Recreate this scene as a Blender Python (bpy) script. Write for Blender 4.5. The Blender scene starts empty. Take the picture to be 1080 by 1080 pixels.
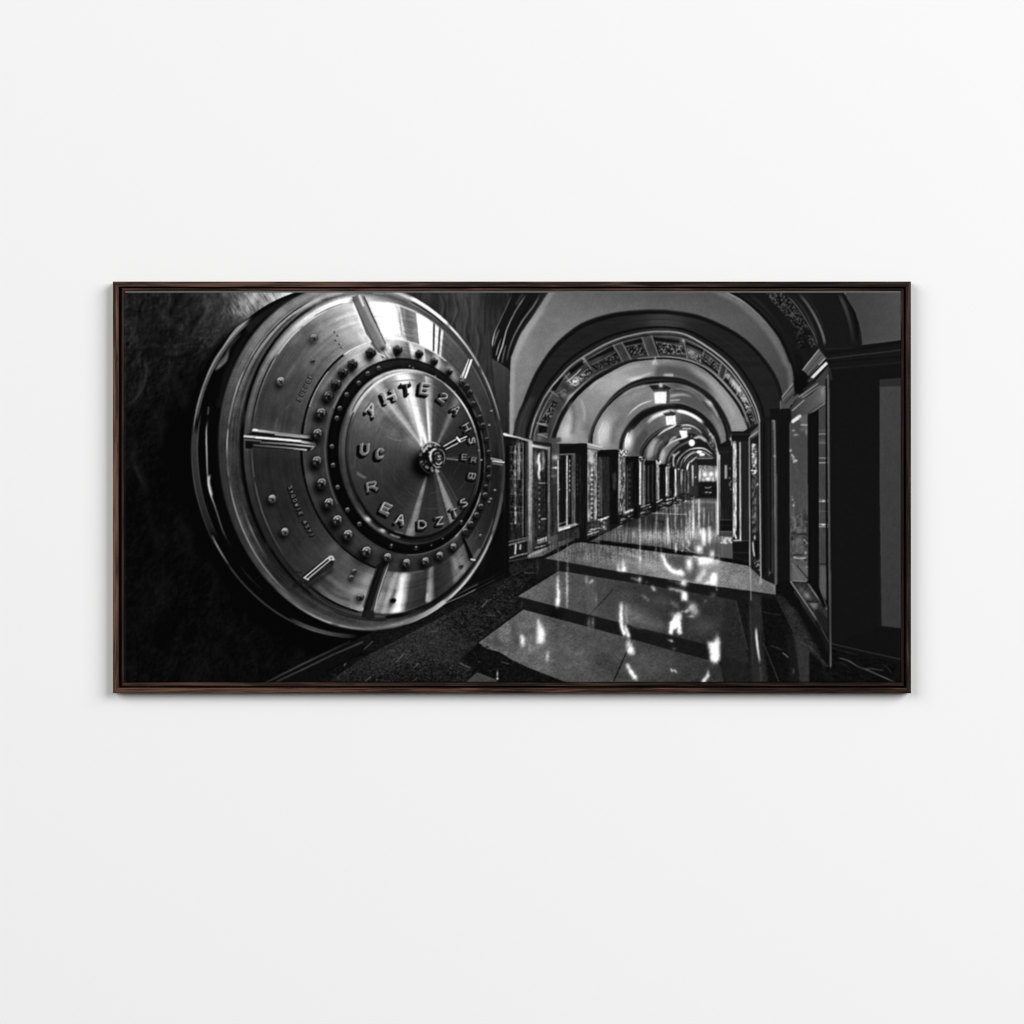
import bpy, math, random
import numpy as np

# ================================================================ camera, world, lights
scene = bpy.context.scene
U = 0.0018                                   # metres per unit of the layout grid (the framed print is about 1.5 m wide)
FRONT = 0.022                                # the frame stands 20 mm off the wall
def WX(px): return (px - 540.0) * U
def WZ(py): return (540.0 - py) * U
CAM_D = 4.5
cam_d = bpy.data.cameras.new('camera'); cam = bpy.data.objects.new('camera', cam_d)
scene.collection.objects.link(cam); scene.camera = cam
cam.location = (0, -FRONT - CAM_D, 0); cam.rotation_euler = (math.radians(90), 0, 0)
cam_d.sensor_width = 36; cam_d.lens = 36 * CAM_D / (1080 * U); cam_d.clip_end = 100
world = bpy.data.worlds.new('World'); scene.world = world; world.use_nodes = True
bg = world.node_tree.nodes['Background']; bg.inputs[0].default_value = (1, 1, 1, 1); bg.inputs[1].default_value = 0.11
def softbox(name, loc, size, power):
    d = bpy.data.lights.new(name, 'AREA'); d.shape = 'RECTANGLE'; d.size, d.size_y = size; d.energy = power
    o = bpy.data.objects.new(name, d); scene.collection.objects.link(o); o.location = loc
    v = -o.location; o.rotation_euler = v.to_track_quat('-Z', 'Y').to_euler(); return o
softbox('softbox_right', (14.5, -12.5, 7.6), (14.0, 12.5), 4650)
softbox('softbox_left', (-21.0, -18.5, 10.6), (20.5, 18.5), 5950)
scene.cycles.pixel_filter_type = 'BLACKMAN_HARRIS'; scene.cycles.filter_width = 1.15
scene.view_settings.view_transform = 'Standard'; scene.view_settings.look = 'None'
scene.view_settings.exposure = 0; scene.view_settings.gamma = 1; scene.view_settings.use_curve_mapping = False

# ================================================================ materials
def nodes(name):
    m = bpy.data.materials.new(name); m.use_nodes = True; nt = m.node_tree
    return m, nt, nt.nodes, nt.links, nt.nodes['Principled BSDF']
def wall_paint():
    m, nt, N, L, b = nodes('matt_white_paint')
    b.inputs['Base Color'].default_value = (.84, .84, .84, 1); b.inputs['Roughness'].default_value = .9; b.inputs['Specular IOR Level'].default_value = .1
    tc = N.new('ShaderNodeTexCoord'); n = N.new('ShaderNodeTexNoise'); n.inputs['Scale'].default_value = 260; n.inputs['Detail'].default_value = 4
    bp = N.new('ShaderNodeBump'); bp.inputs['Strength'].default_value = .03; bp.inputs['Distance'].default_value = .0006
    L.new(tc.outputs['Object'], n.inputs['Vector']); L.new(n.outputs['Fac'], bp.inputs['Height']); L.new(bp.outputs['Normal'], b.inputs['Normal']); return m
def walnut(name, along_x, dark=1.0, seed=0.0):
    m, nt, N, L, b = nodes(name)
    tc = N.new('ShaderNodeTexCoord'); mp = N.new('ShaderNodeMapping'); mp.inputs['Location'].default_value = (seed, seed * 2, seed)
    mp.inputs['Scale'].default_value = (9, 300, 300) if along_x else (300, 300, 9)
    n = N.new('ShaderNodeTexNoise'); n.inputs['Scale'].default_value = 1; n.inputs['Detail'].default_value = 6; n.inputs['Roughness'].default_value = .62; n.inputs['Distortion'].default_value = .6
    mp2 = N.new('ShaderNodeMapping'); mp2.inputs['Location'].default_value = (seed, 5, seed); mp2.inputs['Scale'].default_value = (3, 30, 30) if along_x else (30, 30, 3)
    n2 = N.new('ShaderNodeTexNoise'); n2.inputs['Scale'].default_value = 1; n2.inputs['Detail'].default_value = 3
    cr = N.new('ShaderNodeValToRGB'); e = cr.color_ramp.elements
    e[0].position = .36; e[0].color = (.006 * dark, .0022 * dark, .0012 * dark, 1); e[1].position = .70; e[1].color = (.118 * dark, .064 * dark, .044 * dark, 1)
    k = cr.color_ramp.elements.new(.52); k.color = (.032 * dark, .0158 * dark, .0105 * dark, 1)
    mx = N.new('ShaderNodeMath'); mx.operation = 'MULTIPLY_ADD'; mx.inputs[1].default_value = .45
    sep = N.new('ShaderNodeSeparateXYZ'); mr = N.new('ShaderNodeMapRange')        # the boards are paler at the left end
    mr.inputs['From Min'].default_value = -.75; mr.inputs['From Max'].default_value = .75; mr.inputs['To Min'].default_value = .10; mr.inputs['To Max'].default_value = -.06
    ad = N.new('ShaderNodeMath'); ad.operation = 'ADD'; sb = N.new('ShaderNodeMath'); sb.operation = 'SUBTRACT'; sb.inputs[1].default_value = .5
    ad2 = N.new('ShaderNodeMath'); ad2.operation = 'ADD'
    L.new(tc.outputs['Object'], mp.inputs['Vector']); L.new(mp.outputs['Vector'], n.inputs['Vector']); L.new(tc.outputs['Object'], mp2.inputs['Vector']); L.new(mp2.outputs['Vector'], n2.inputs['Vector'])
    L.new(n2.outputs['Fac'], sb.inputs[0]); L.new(sb.outputs[0], mx.inputs[0]); L.new(n.outputs['Fac'], mx.inputs[2])
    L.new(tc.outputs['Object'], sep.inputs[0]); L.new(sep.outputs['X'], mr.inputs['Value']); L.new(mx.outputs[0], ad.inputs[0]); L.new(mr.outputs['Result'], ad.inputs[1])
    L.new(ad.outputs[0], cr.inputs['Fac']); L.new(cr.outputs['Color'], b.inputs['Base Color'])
    b.inputs['Roughness'].default_value = .6; b.inputs['Specular IOR Level'].default_value = .12
    bp = N.new('ShaderNodeBump'); bp.inputs['Strength'].default_value = .35; bp.inputs['Distance'].default_value = .0004
    L.new(n.outputs['Fac'], bp.inputs['Height']); L.new(bp.outputs['Normal'], b.inputs['Normal']); return m
def printed_canvas():
    m, nt, N, L, b = nodes('printed_canvas')
    at = N.new('ShaderNodeAttribute'); at.attribute_name = 'ink'; at.attribute_type = 'GEOMETRY'
    L.new(at.outputs['Color'], b.inputs['Base Color']); b.inputs['Roughness'].default_value = .8; b.inputs['Specular IOR Level'].default_value = .04
    tc = N.new('ShaderNodeTexCoord'); w = N.new('ShaderNodeTexWave'); w.inputs['Scale'].default_value = 260; w2 = N.new('ShaderNodeTexWave'); w2.inputs['Scale'].default_value = 260; w2.bands_direction = 'Z'
    ad = N.new('ShaderNodeMath'); ad.operation = 'ADD'; bp = N.new('ShaderNodeBump'); bp.inputs['Strength'].default_value = .12; bp.inputs['Distance'].default_value = .0003
    for q in (w, w2): L.new(tc.outputs['Object'], q.inputs['Vector'])
    L.new(w.outputs['Fac'], ad.inputs[0]); L.new(w2.outputs['Fac'], ad.inputs[1]); L.new(ad.outputs[0], bp.inputs['Height']); L.new(bp.outputs['Normal'], b.inputs['Normal']); return m
# ---------------------------------------------------------------- the printed picture
# The print on the canvas is a monochrome picture of a vault door and an arcade.
# It is drawn here in plain numpy (flat ink values, as on the real print) and handed
# to the canvas mesh as a colour attribute, one value per mesh vertex.

X0, Y0, X1, Y1, SS = 131.0, 306.5, 952.0, 721.0, 3
NW, NH = int((X1 - X0) * SS), int((Y1 - Y0) * SS)
IM = np.full((NH, NW), 12.0, np.float32)
gx = (X0 + (np.arange(NW) + .5) / SS).astype(np.float32)
gy = (Y0 + (np.arange(NH) + .5) / SS).astype(np.float32)
RT = np.random.RandomState(7).rand(512, 512).astype(np.float32)

def box(x0, y0, x1, y1, pad=1.0):
    a = int(max(0, math.floor((x0 - pad - X0) * SS))); b = int(min(NW, math.ceil((x1 + pad - X0) * SS)))
    c = int(max(0, math.floor((y0 - pad - Y0) * SS))); d = int(min(NH, math.ceil((y1 + pad - Y0) * SS)))
    return a, b, c, d

def grid(bx):
    a, b, c, d = bx
    return np.meshgrid(gx[a:b], gy[c:d])

def noise(u, v, seed=0):
    u = u + seed * 17.31 + 4000; v = v + seed * 9.77 + 4000
    iu = np.floor(u).astype(np.int32); iv = np.floor(v).astype(np.int32)
    fu = u - iu; fv = v - iv
    fu = fu * fu * (3 - 2 * fu); fv = fv * fv * (3 - 2 * fv)
    a = RT[iv & 511, iu & 511]; b = RT[iv & 511, (iu + 1) & 511]
    c = RT[(iv + 1) & 511, iu & 511]; d = RT[(iv + 1) & 511, (iu + 1) & 511]
    return (a * (1 - fu) + b * fu) * (1 - fv) + (c * (1 - fu) + d * fu) * fv * 1.0 - .5

def fbm(u, v, seed=0, o=3):
    s = 0; k = 1.0
    for i in range(o):
        s = s + k * noise(u * 2 ** i, v * 2 ** i, seed + 3 * i); k *= .6
    return s

def spl(pts, n=8):
    P = np.array(pts, float); Q = np.vstack([2 * P[0] - P[1], P, 2 * P[-1] - P[-2]]); out = []
    for i in range(1, len(Q) - 2):
        for t in np.arange(n) / n:
            out.append(.5 * (2 * Q[i] + (Q[i + 1] - Q[i - 1]) * t + (2 * Q[i - 1] - 5 * Q[i] + 4 * Q[i + 1] - Q[i + 2]) * t * t
                             + (3 * Q[i] - Q[i - 1] - 3 * Q[i + 1] + Q[i + 2]) * t ** 3))
    out.append(P[-1]); return [tuple(p) for p in out]

def inside(pts, gxm, gym):
    m = np.zeros(gxm.shape, bool); n = len(pts)
    xs = gxm[0]; ys = gym[:, 0]
    for i in range(n):
        ax, ay = pts[i]; bx_, by = pts[(i + 1) % n]
        if ay == by: continue
        lo, hi = min(ay, by), max(ay, by)
        r = np.nonzero((ys >= lo) & (ys < hi))[0]
        if not len(r): continue
        xc = ax + (ys[r] - ay) * (bx_ - ax) / (by - ay)
        m[r] ^= xs[None, :] > xc[:, None]
    return m

def blur(a, r):
    r = int(round(r * SS))
    if r < 1: return a
    for _ in range(2):
        for ax in (0, 1):
            p = [(0, 0), (0, 0)]; p[ax] = (r + 1, r)
            c = np.cumsum(np.pad(a, p, mode='edge'), axis=ax, dtype=np.float64)
            k = 2 * r + 1
            a = ((c[k:] - c[:-k]) if ax == 0 else (c[:, k:] - c[:, :-k])).astype(np.float32) / k
    return a

def put(bx, m, val, mode='mix'):
    a, b, c, d = bx
    L = IM[c:d, a:b]
    if mode == 'mix': L += (val - L) * m
    elif mode == 'add': L += val * m
    elif mode == 'mul': L *= 1 + (val - 1) * m
    elif mode == 'max': np.maximum(L, L + (val - L) * m, out=L)

def val_of(val, x, y):
    return val(x, y) if callable(val) else val

def poly(pts, val, bl=0, al=1.0, mode='mix'):
    xs = [p[0] for p in pts]; ys = [p[1] for p in pts]
    bx = box(min(xs), min(ys), max(xs), max(ys), 1 + 3 * bl)
    if bx[1] <= bx[0] or bx[3] <= bx[2]: return
    x, y = grid(bx); m = inside(pts, x, y).astype(np.float32)
    if bl: m = blur(m, bl)
    put(bx, m * al, val_of(val, x, y), mode)

def lin(p, q, a, b):                       # value a at point p to b at point q
    dx, dy = q[0] - p[0], q[1] - p[1]; L = dx * dx + dy * dy
    return lambda x, y: a + (b - a) * np.clip(((x - p[0]) * dx + (y - p[1]) * dy) / L, 0, 1)

def line(pts, w, val, al=1.0, soft=.45, mode='mix', w2=None, vals=None, fade=0):
    """stroke a polyline; w in px, may taper to w2; vals: one grey value per point"""
    w2 = w if w2 is None else w2; n = len(pts) - 1
    if vals is not None and len(vals) != n + 1: vals = list(np.interp(np.linspace(0, 1, n + 1), np.linspace(0, 1, len(vals)), vals))
    xs = [p[0] for p in pts]; ys = [p[1] for p in pts]; pad = max(w, w2) / 2 + soft * 2 + .5
    bx = box(min(xs), min(ys), max(xs), max(ys), pad)
    if bx[1] <= bx[0] or bx[3] <= bx[2]: return
    A = np.zeros((bx[3] - bx[2], bx[1] - bx[0]), np.float32); V = np.zeros_like(A)
    for i in range(n):
        p, q = pts[i], pts[i + 1]
        sb = box(min(p[0], q[0]), min(p[1], q[1]), max(p[0], q[0]), max(p[1], q[1]), pad)
        if sb[1] <= sb[0] or sb[3] <= sb[2]: continue
        x, y = grid(sb); dx, dy = q[0] - p[0], q[1] - p[1]; L = dx * dx + dy * dy + 1e-9
        t = np.clip(((x - p[0]) * dx + (y - p[1]) * dy) / L, 0, 1)
        D = np.hypot(x - p[0] - t * dx, y - p[1] - t * dy)
        ww = w + (w2 - w) * (i + t) / n
        m = np.clip((ww / 2 + soft - D) / (2 * soft), 0, 1) * np.clip(ww / .5, 0, 1)
        if fade:
            g = np.clip(np.minimum((i + t) / n, 1 - (i + t) / n) / fade, 0, 1); m = m * g * g * (3 - 2 * g)
        s = (slice(sb[2] - bx[2], sb[3] - bx[2]), slice(sb[0] - bx[0], sb[1] - bx[0]))
        v = (vals[i] + (vals[i + 1] - vals[i]) * t) if vals is not None else val
        up = m > A[s]
        V[s] = np.where(up, v, V[s]); A[s] = np.maximum(A[s], m)
    put(bx, A * al, V, mode)

def curve(pts, w, val, **k):
    k.setdefault('fade', .16)
    p = spl(pts)
    if k.get('vals') is not None:
        v = k['vals']; k['vals'] = list(np.interp(np.linspace(0, 1, len(p)), np.linspace(0, 1, len(v)), v))
    line(p, w, val, **k)

def blob(x, y, rx, ry, val, al=1.0, rot=0, hard=0, mode='mix'):
    R = max(rx, ry) * (1.2 if hard else 2.6); bx = box(x - R, y - R, x + R, y + R)
    if bx[1] <= bx[0] or bx[3] <= bx[2]: return
    gx_, gy_ = grid(bx); c, s = math.cos(math.radians(rot)), math.sin(math.radians(rot))
    u = ((gx_ - x) * c + (gy_ - y) * s) / rx; v = (-(gx_ - x) * s + (gy_ - y) * c) / ry
    r = np.sqrt(u * u + v * v)
    m = np.clip((1 - r) * min(rx, ry) / .6 + .5, 0, 1) if hard else np.exp(-r * r)
    put(bx, m * al, val, mode)

def rect(x0, y0, x1, y1, val, **k): poly([(x0, y0), (x1, y0), (x1, y1), (x0, y1)], val, **k)

def grain(pts, amp, su, sv, rot=0, seed=1, o=3, bl=0, mode='mul', gam=1):
    """multiplicative or additive noise inside a polygon, stretched su x sv px, turned by rot"""
    c, s = math.cos(math.radians(rot)), math.sin(math.radians(rot))
    def f(x, y):
        n = fbm((x * c + y * s) / su, (-x * s + y * c) / sv, seed, o)
        return (1 + amp * n) if mode == 'mul' else amp * n
    poly(pts, f, bl=bl, mode=mode)
# ---- ellipses of the door, each fitted through points on its outline
def fit(pts):
    P = np.array(pts, float); m = P.mean(0); s = P.std(0); u = (P - m) / s
    A = np.c_[u[:, 0] ** 2, u[:, 0] * u[:, 1], u[:, 1] ** 2, u[:, 0], u[:, 1]]
    a, b, c, d, e = np.linalg.lstsq(A, np.ones(len(P)), rcond=None)[0]
    M = np.array([[a, b / 2], [b / 2, c]]); ctr = np.linalg.solve(-2 * M, [d, e])
    k = 1 + ctr @ M @ ctr
    S = np.diag(1 / s); M2 = S @ M @ S / k
    return m + ctr * s, M2
def rad(E, x, y):
    (cx, cy), M = E; dx = x - cx; dy = y - cy
    return np.sqrt(np.maximum(M[0, 0] * dx * dx + 2 * M[0, 1] * dx * dy + M[1, 1] * dy * dy, 0))
HX, HY = 455.0, 483.0
def ang(x, y): return np.degrees(np.arctan2(-(y - HY), x - HX)) % 360
def on(E, a):                       # the point of ellipse E seen from the hub at angle a
    t = math.radians(a); ux, uy = math.cos(t), -math.sin(t); (cx, cy), M = E
    px, py = HX - cx, HY - cy; u = np.array([ux, uy]); p = np.array([px, py])
    A = u @ M @ u; B = 2 * (u @ M @ p); C = p @ M @ p - 1
    k = (-B + math.sqrt(max(B * B - 4 * A * C, 0))) / (2 * A); return (HX + k * ux, HY + k * uy)
def mixE(E, F, s): return (E[0] + (F[0] - E[0]) * s, E[1] + (F[1] - E[1]) * s)
def outline(E, a0=0, a1=360, n=90): return [on(E, a0 + (a1 - a0) * i / n) for i in range(n + 1)]
BK = fit([(265,334.7),(245.6,350),(227.5,372.2),(216.4,400),(208,425),(203.5,448.6),(200.4,480),(204,512),(211,535),(222,561),(236,589),(251.7,615.3),(272.5,634.7),(293.3,650),(312.8,659),(335,666),(500,600),(525,480)])
A0 = fit([(315,309.7),(295.5,320.8),(276,340),(259.4,362.5),(245.6,390),(237.2,418),(232.4,440),(231.7,474.7),(234.4,509.4),(242.8,542.8),(255.3,572),(271,601.4),(290.6,623.6),(315.6,643),(335,653.5),(353.3,661),(386.7,666.7),(408.9,664.4),(425.6,660),(439.4,653.3),(457.8,639.4),(480,622),(501,600),(516.7,575.6),(526.7,551),(532.8,520),(534.4,498.9),(533.9,476.7),(530,453.3),(524.4,430),(507.8,391),(496.7,373.3),(482.2,354.4),(463.3,335.6),(443.3,320),(430,311)])
A1 = fit([(242,448.6),(247,416.7),(255.3,394.4),(267.8,372.2),(284.4,350),(301,334),(328.9,313.9),(240.7,440),(239.7,467.8),(241.4,502.5),(248.3,534.4),(259.4,565),(272,588.6),(287.8,609.7),(310,631),(345,652),(390,661),(425,655),(460,633),(500,594),(525,545),(532,495),(528,452),(506,393),(478,354),(436,319)])
A2 = fit([(256.7,438.9),(262,411),(273.3,387.5),(290,361),(312,338),(255.3,453.9),(255.3,481.7),(259.4,516.4),(267.8,544),(284.4,576),(293,594),(315.6,617),(335,632),(370,650),(395,654),(430,648),(463,629),(498,592),(521,545),(529.5,495),(525,452),(504,394),(475,354),(440,326),(395,307)])
A3 = fit([(267,448.6),(272,422),(284.4,391.7),(298.3,368),(315,348.6),(339.3,329.2),(366.7,318.5),(386.7,314.4),(417.8,322),(439.4,332.2),(452.2,341),(466.7,351),(481,364.4),(493.3,377.8),(507.8,400),(516.7,419),(523,452),(527,490),(524.4,531),(517.8,556.7),(507.8,577.8),(495.6,597.8),(479,614.4),(463.3,625.6),(441,639.4),(420,646),(395.6,648.3),(381,646),(353.3,634.4),(333,621),(310,598.6),(293.3,573.6),(280.8,550),(276,537),(269,509.4),(266,481.7)])
B1 = fit([(329,419.4),(334.4,406.7),(345.6,391),(362.2,373.3),(375.6,364.4),(391,358),(423.3,358),(443.3,365.6),(457.8,373.3),(470,382.2),(480,392.2),(496.7,413),(507.8,432),(514.4,451),(518.3,472),(519,493),(517,515),(510,538),(500,556),(484,574),(472,588),(457.8,596.7),(430,603.3),(397.8,601),(382.2,593.3),(366.7,582.2),(351,566.7),(336.7,546.7),(326,523),(320,494.4),(317.8,475),(320.6,447.8)])
C0 = fit([(358.9,419.4),(367.8,405.6),(382.2,391),(397.8,382.2),(412.2,377.8),(431,377.8),(446.7,382.2),(463.3,391),(477.8,402.2),(487.8,416.7),(498.9,432),(506.7,452),(510.6,472),(510.6,494.4),(507.8,514.4),(505.6,520),(496.7,542),(483.3,561),(465.6,575.6),(443.3,583.3),(430,584.4),(408.9,581),(392.2,572.2),(375.6,557.8),(362.2,538.9),(354.4,520),(347.2,498.9),(346,476.7),(346.7,454.4),(351,432)])
C1 = fit([(378.9,410),(367.8,428.9),(361,446.7),(357.2,467.8),(357.8,490),(361,507.8),(368.9,527.8),(382.2,407.8),(397.8,395.6),(414.4,388.9),(439.4,390),(446.7,393.3),(463.3,402.2),(482.2,416.7),(495.6,436.7),(502.2,456.7),(506.7,481),(506.7,499),(501,520),(495.6,537.8),(480,555.6),(457.8,570),(430,574.4),(403.3,564.4),(386.7,552.2),(373.3,534.4)])
DD = fit([(388.9,413.3),(375.6,434.4),(369.4,454.4),(368.3,476.7),(371.7,498.9),(377.8,520),(395.6,405.6),(415.6,396),(439.4,396.7),(474.4,413.3),(490,431),(498.9,452),(503.9,476.7),(503.3,499),(495.6,521),(484,541),(471,555.6),(452.2,563.3),(431,565),(414.4,561),(397.8,550),(383.3,534.4)])

def table(tab, a):
    """tab rows: (angle or (x, y), v_outer, ..., v_inner); returns K arrays interpolated over angle"""
    R = sorted([((float(ang(*r[0])) if isinstance(r[0], tuple) else r[0] % 360),) + tuple(r[1:]) for r in tab])
    xs = np.array([r[0] for r in R]); V = np.array([r[1:] for r in R], float)
    xs = np.r_[xs[-1] - 360, xs, xs[0] + 360]; V = np.vstack([V[-1], V, V[0]])
    return [np.interp(a, xs, V[:, k]) for k in range(V.shape[1])]
def band(E, F, tab, brush=.10, seed=1, fill_inner=False):
    xs, ys = zip(*outline(E)); bx = box(min(xs), min(ys), max(xs), max(ys)); x, y = grid(bx)
    rE = rad(E, x, y); sc = 60.0
    m = np.clip((1 - rE) * sc + .5, 0, 1)
    if F is not None:
        rF = rad(F, x, y); s = np.clip((1 - rE) / (1 - rE + np.maximum(rF - 1, 0) + 1e-6), 0, 1)
        m = m * np.clip((rF - 1) * sc + 1.5, 0, 1)
    else:
        s = 1 - rE
    a = ang(x, y); K = table(tab, a); n = len(K)
    if n == 1: v = K[0]
    else:
        f = s * (n - 1); i = np.clip(f.astype(int), 0, n - 2); t = f - i; v = np.zeros_like(s)
        for k in range(n - 1): v = np.where(i == k, K[k] * (1 - t) + K[k + 1] * t, v)
    v = v * (1 + .8 * brush * fbm(x / 11, y / 11, seed + 9, 2) + brush * (fbm(s * (60 if F is None else 16), a / 16.0, seed) + .5 * noise(x * .9, y * .9, seed + 5)))
    put(bx, m.astype(np.float32), v)
def ring(E, a0, a1, w, val, n=60, **k): line(outline(E, a0, a1, n), w, val, **k)
# ---- stone wall behind the door
def draw_backdrop():
    x, y = np.meshgrid(gx, gy)
    base = 24 + 15 * fbm(x / 26, y / 34, 2, 3) + 11 * fbm(x / 3, y / 4, 3, 3) + 16 * np.clip(.12 - np.abs(fbm(x / 30, y / 42, 31, 3)), 0, 1) * 6
    e1 = lambda a, b: fbm(a / 5.5, b / 6.5, 41, 3) + .8 * fbm(a / 16, b / 20, 42, 3)
    base += 21 * (e1(x, y) - e1(x + 1.3, y + 1.3))
    top = np.clip((372 - y) / 70, 0, 1) * np.clip((x - 190) / 110, 0, 1)
    base = base + 10 * np.clip((430 - y) / 120, 0, 1) + top ** 1.2 * 135
    hair = fbm((x * .5 + y * .86) / 9, (x * .86 - y * .5) / 1.5, 4, 2)
    base = base * (1 + np.clip(top * 2, 0, 1) * .38 * hair)
    base *= .35 + .65 * np.clip((500 - y) / 140, 0, 1)
    base += 7 * np.clip(fbm(x / 14, y / 18, 9, 3), 0, 1) * np.clip((y - 520) / 60, 0, 1)
    base *= 1 - .85 * np.exp(-((x - 190) / 26) ** 2 - ((y - 470) / 70) ** 2)
    base *= 1 - .6 * np.clip(fbm(x / 22 + y / 60, y / 34 - x / 80, 13, 2), 0, 1)
    IM[:] = np.maximum(base, 1.5)
    veins = [[(158,362),(166,370),(178,374),(192,372),(204,366)], [(152,380),(155,392),(150,404),(146,416),(136,428)],
             [(139,458),(142,472),(140,486),(147,498),(152,512),(156,526)], [(214,318),(209,330),(202,338),(198,352)],
             [(180,560),(190,576),(200,584),(210,590)], [(152,520),(156,545),(165,570),(166,600)], [(275,656),(284,654),(278,662),(272,668)]]
    for v, w_, g_ in (([(186,330),(196,316),(206,307)], 6, 60), ([(160,320),(172,334),(186,344),(204,350)], 7, 46), ([(222,318),(232,334),(236,348)], 5, 52), ([(136,330),(150,344),(156,360)], 7, 36), ([(176,392),(190,410),(198,432)], 8, 36), ([(160,430),(170,448),(168,470)], 7, 30), ([(185,545),(196,560),(200,585)], 7, 26), ([(215,590),(236,612),(246,632)], 9, 28)): curve(v, w_, g_, al=.35, soft=4)
    for i, v in enumerate(veins):
        curve(v, 5, (48, 46, 40, 12, 20, 20, 26)[i], al=.32, soft=3.0)
        if i in (0, 3): curve([(p[0] + 2, p[1] + 3) for p in v], 4, 4, al=.55, soft=2.2)
    for v, g in (([(151,375),(154,390),(152,404),(146,416),(135,429)], 62), ([(141,490),(146,500),(151,512)], 40)): curve(v, 2.4, g, al=.5, soft=1.6)
    poly([(236,330),(262,306),(330,306),(318,312),(290,324),(262,340)], lambda x, y: 34 + 60 * fbm((x * .5 + y * .86) / 8, (x * .86 - y * .5) / 1.3, 5, 2), bl=4, al=.8, mode='add'); blob(306, 312, 26, 8, 34, .9, mode='add', rot=-15)
    # shadow the rim throws on the wall
    poly([(321,308),(290,322),(262,337),(240,352),(222,372),(206,402),(196,440),(192,485),(197,530),(212,575),(240,625),(275,662),(330,690),(420,690),(300,400)], 2, bl=3.5, al=.93)
    # wall between the door and the first arch
    pts = [(420,300),(560,300),(556,320),(540,350),(530,380),(536,400),(537,600),(535,640),(440,690),(400,690),(460,500)]
    poly(pts, lambda x, y: 42 + 20 * np.exp(-((x - 492) / 26) ** 2) * np.clip((430 - y) / 120, 0, 1) + 16 * fbm(x / 2.2, y / 26, 21, 3) * np.clip((470 - y) / 80, .2, 1) + 9 * fbm(x / 9 + y / 30, y / 12, 25, 2) - 30 * np.clip((y - 430) / 70, 0, 1))
    for v in ([(463,310),(467,322),(466,338),(474,352)], [(478,312),(481,328),(476,344),(480,360)], [(489,309),(492,330),(490,352),(497,372)], [(500,340),(504,362),(500,384)]):
        curve(v, 1.2, 96, al=.32, soft=.8); curve([(p[0] + 3, p[1]) for p in v], 2, 22, al=.4, soft=1)
    blob(520, 315, 14, 20, 22, .6)

def draw_drum():
    # back flange and dark drum
    xs = outline(BK, 95, 300, 80)
    poly(outline(BK, 60, 330, 120), 6)
    poly(xs + outline(A0, 300, 95, 80), 7)
    poly([(318,308),(295,318),(270,334),(258,344),(262,352),(280,334),(300,320)], 34, bl=1.2, al=.8)
    poly([(311,310),(292,319),(277,330),(262,352),(248,380),(240,400),(234,430),(228,430),(236,395),(250,365),(268,340)], 22, bl=1.5, al=.8)
    def sub(E, a0, a1, w, vals, off=0, **k):
        p = outline(E, a0, a1, 70); v = np.interp(np.linspace(0, 1, 71), np.linspace(0, 1, len(vals)), vals)
        if off: p = [(HX + (q[0] - HX) * (1 - off), HY + (q[1] - HY) * (1 - off)) for q in p]
        line(p, w, 0, vals=list(v), **dict(dict(fade=.12), **k))
    sub(BK, 142, 172, 4.5, [95, 80, 66, 60], off=.010); sub(BK, 172, 200, 6.5, [58, 48, 44, 36, 26], off=.014)
    sub(BK, 168, 204, 1.0, [34, 50, 90, 60, 50], off=.001, al=.8); sub(BK, 141, 175, 1.3, [150, 130, 120, 100], off=.006)
    sub(BK, 168, 201, 1.2, [60, 70, 50, 40], off=.026)
    sub(BK, 199, 208, 2.0, [60, 105, 90, 50], off=.008); sub(BK, 206, 235, 2.0, [50, 44, 48, 46, 44], off=.006)
    sub(BK, 228, 248, 4.2, [30, 62, 66, 48, 10], off=.012); sub(BK, 230, 246, 1.0, [50, 92, 60, 30], off=.004)
    curve([(264,335),(252,344),(243,354),(235,366),(226,379),(219,394),(214,410),(210,430)], 1.2, 0, vals=[120,160,140,110,105,110,90,60], al=.9)
    curve([(262,340),(250,352),(238,368),(228,384),(221,396)], 1.4, 70, al=.7)
    # second inner line of the flange
    curve([(219.8,438),(217.6,452),(217.6,467.8),(218.2,490),(218.8,502),(221,517.8),(227.5,537),(235.8,562),(246.5,582)], 1.6, 0, vals=[60,120,150,120,95,150,80,60,16])
    curve([(221,500),(220,508),(221.5,516),(223.5,524)], 2.6, 190, al=.8, soft=1)
    curve([(252,596),(262,608),(278,624)], 1.3, 0, vals=[12, 30, 14])
    poly(spl([(226,391),(232,381),(238,374),(241,368),(240,378),(236,384),(230,389)]), 105, bl=1.0); curve([(230,386),(237,377),(244,363),(256,350)], 2.6, 60, al=.7, soft=1.4)
    curve([(219,438),(220,428)], 1.6, 60)

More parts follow.
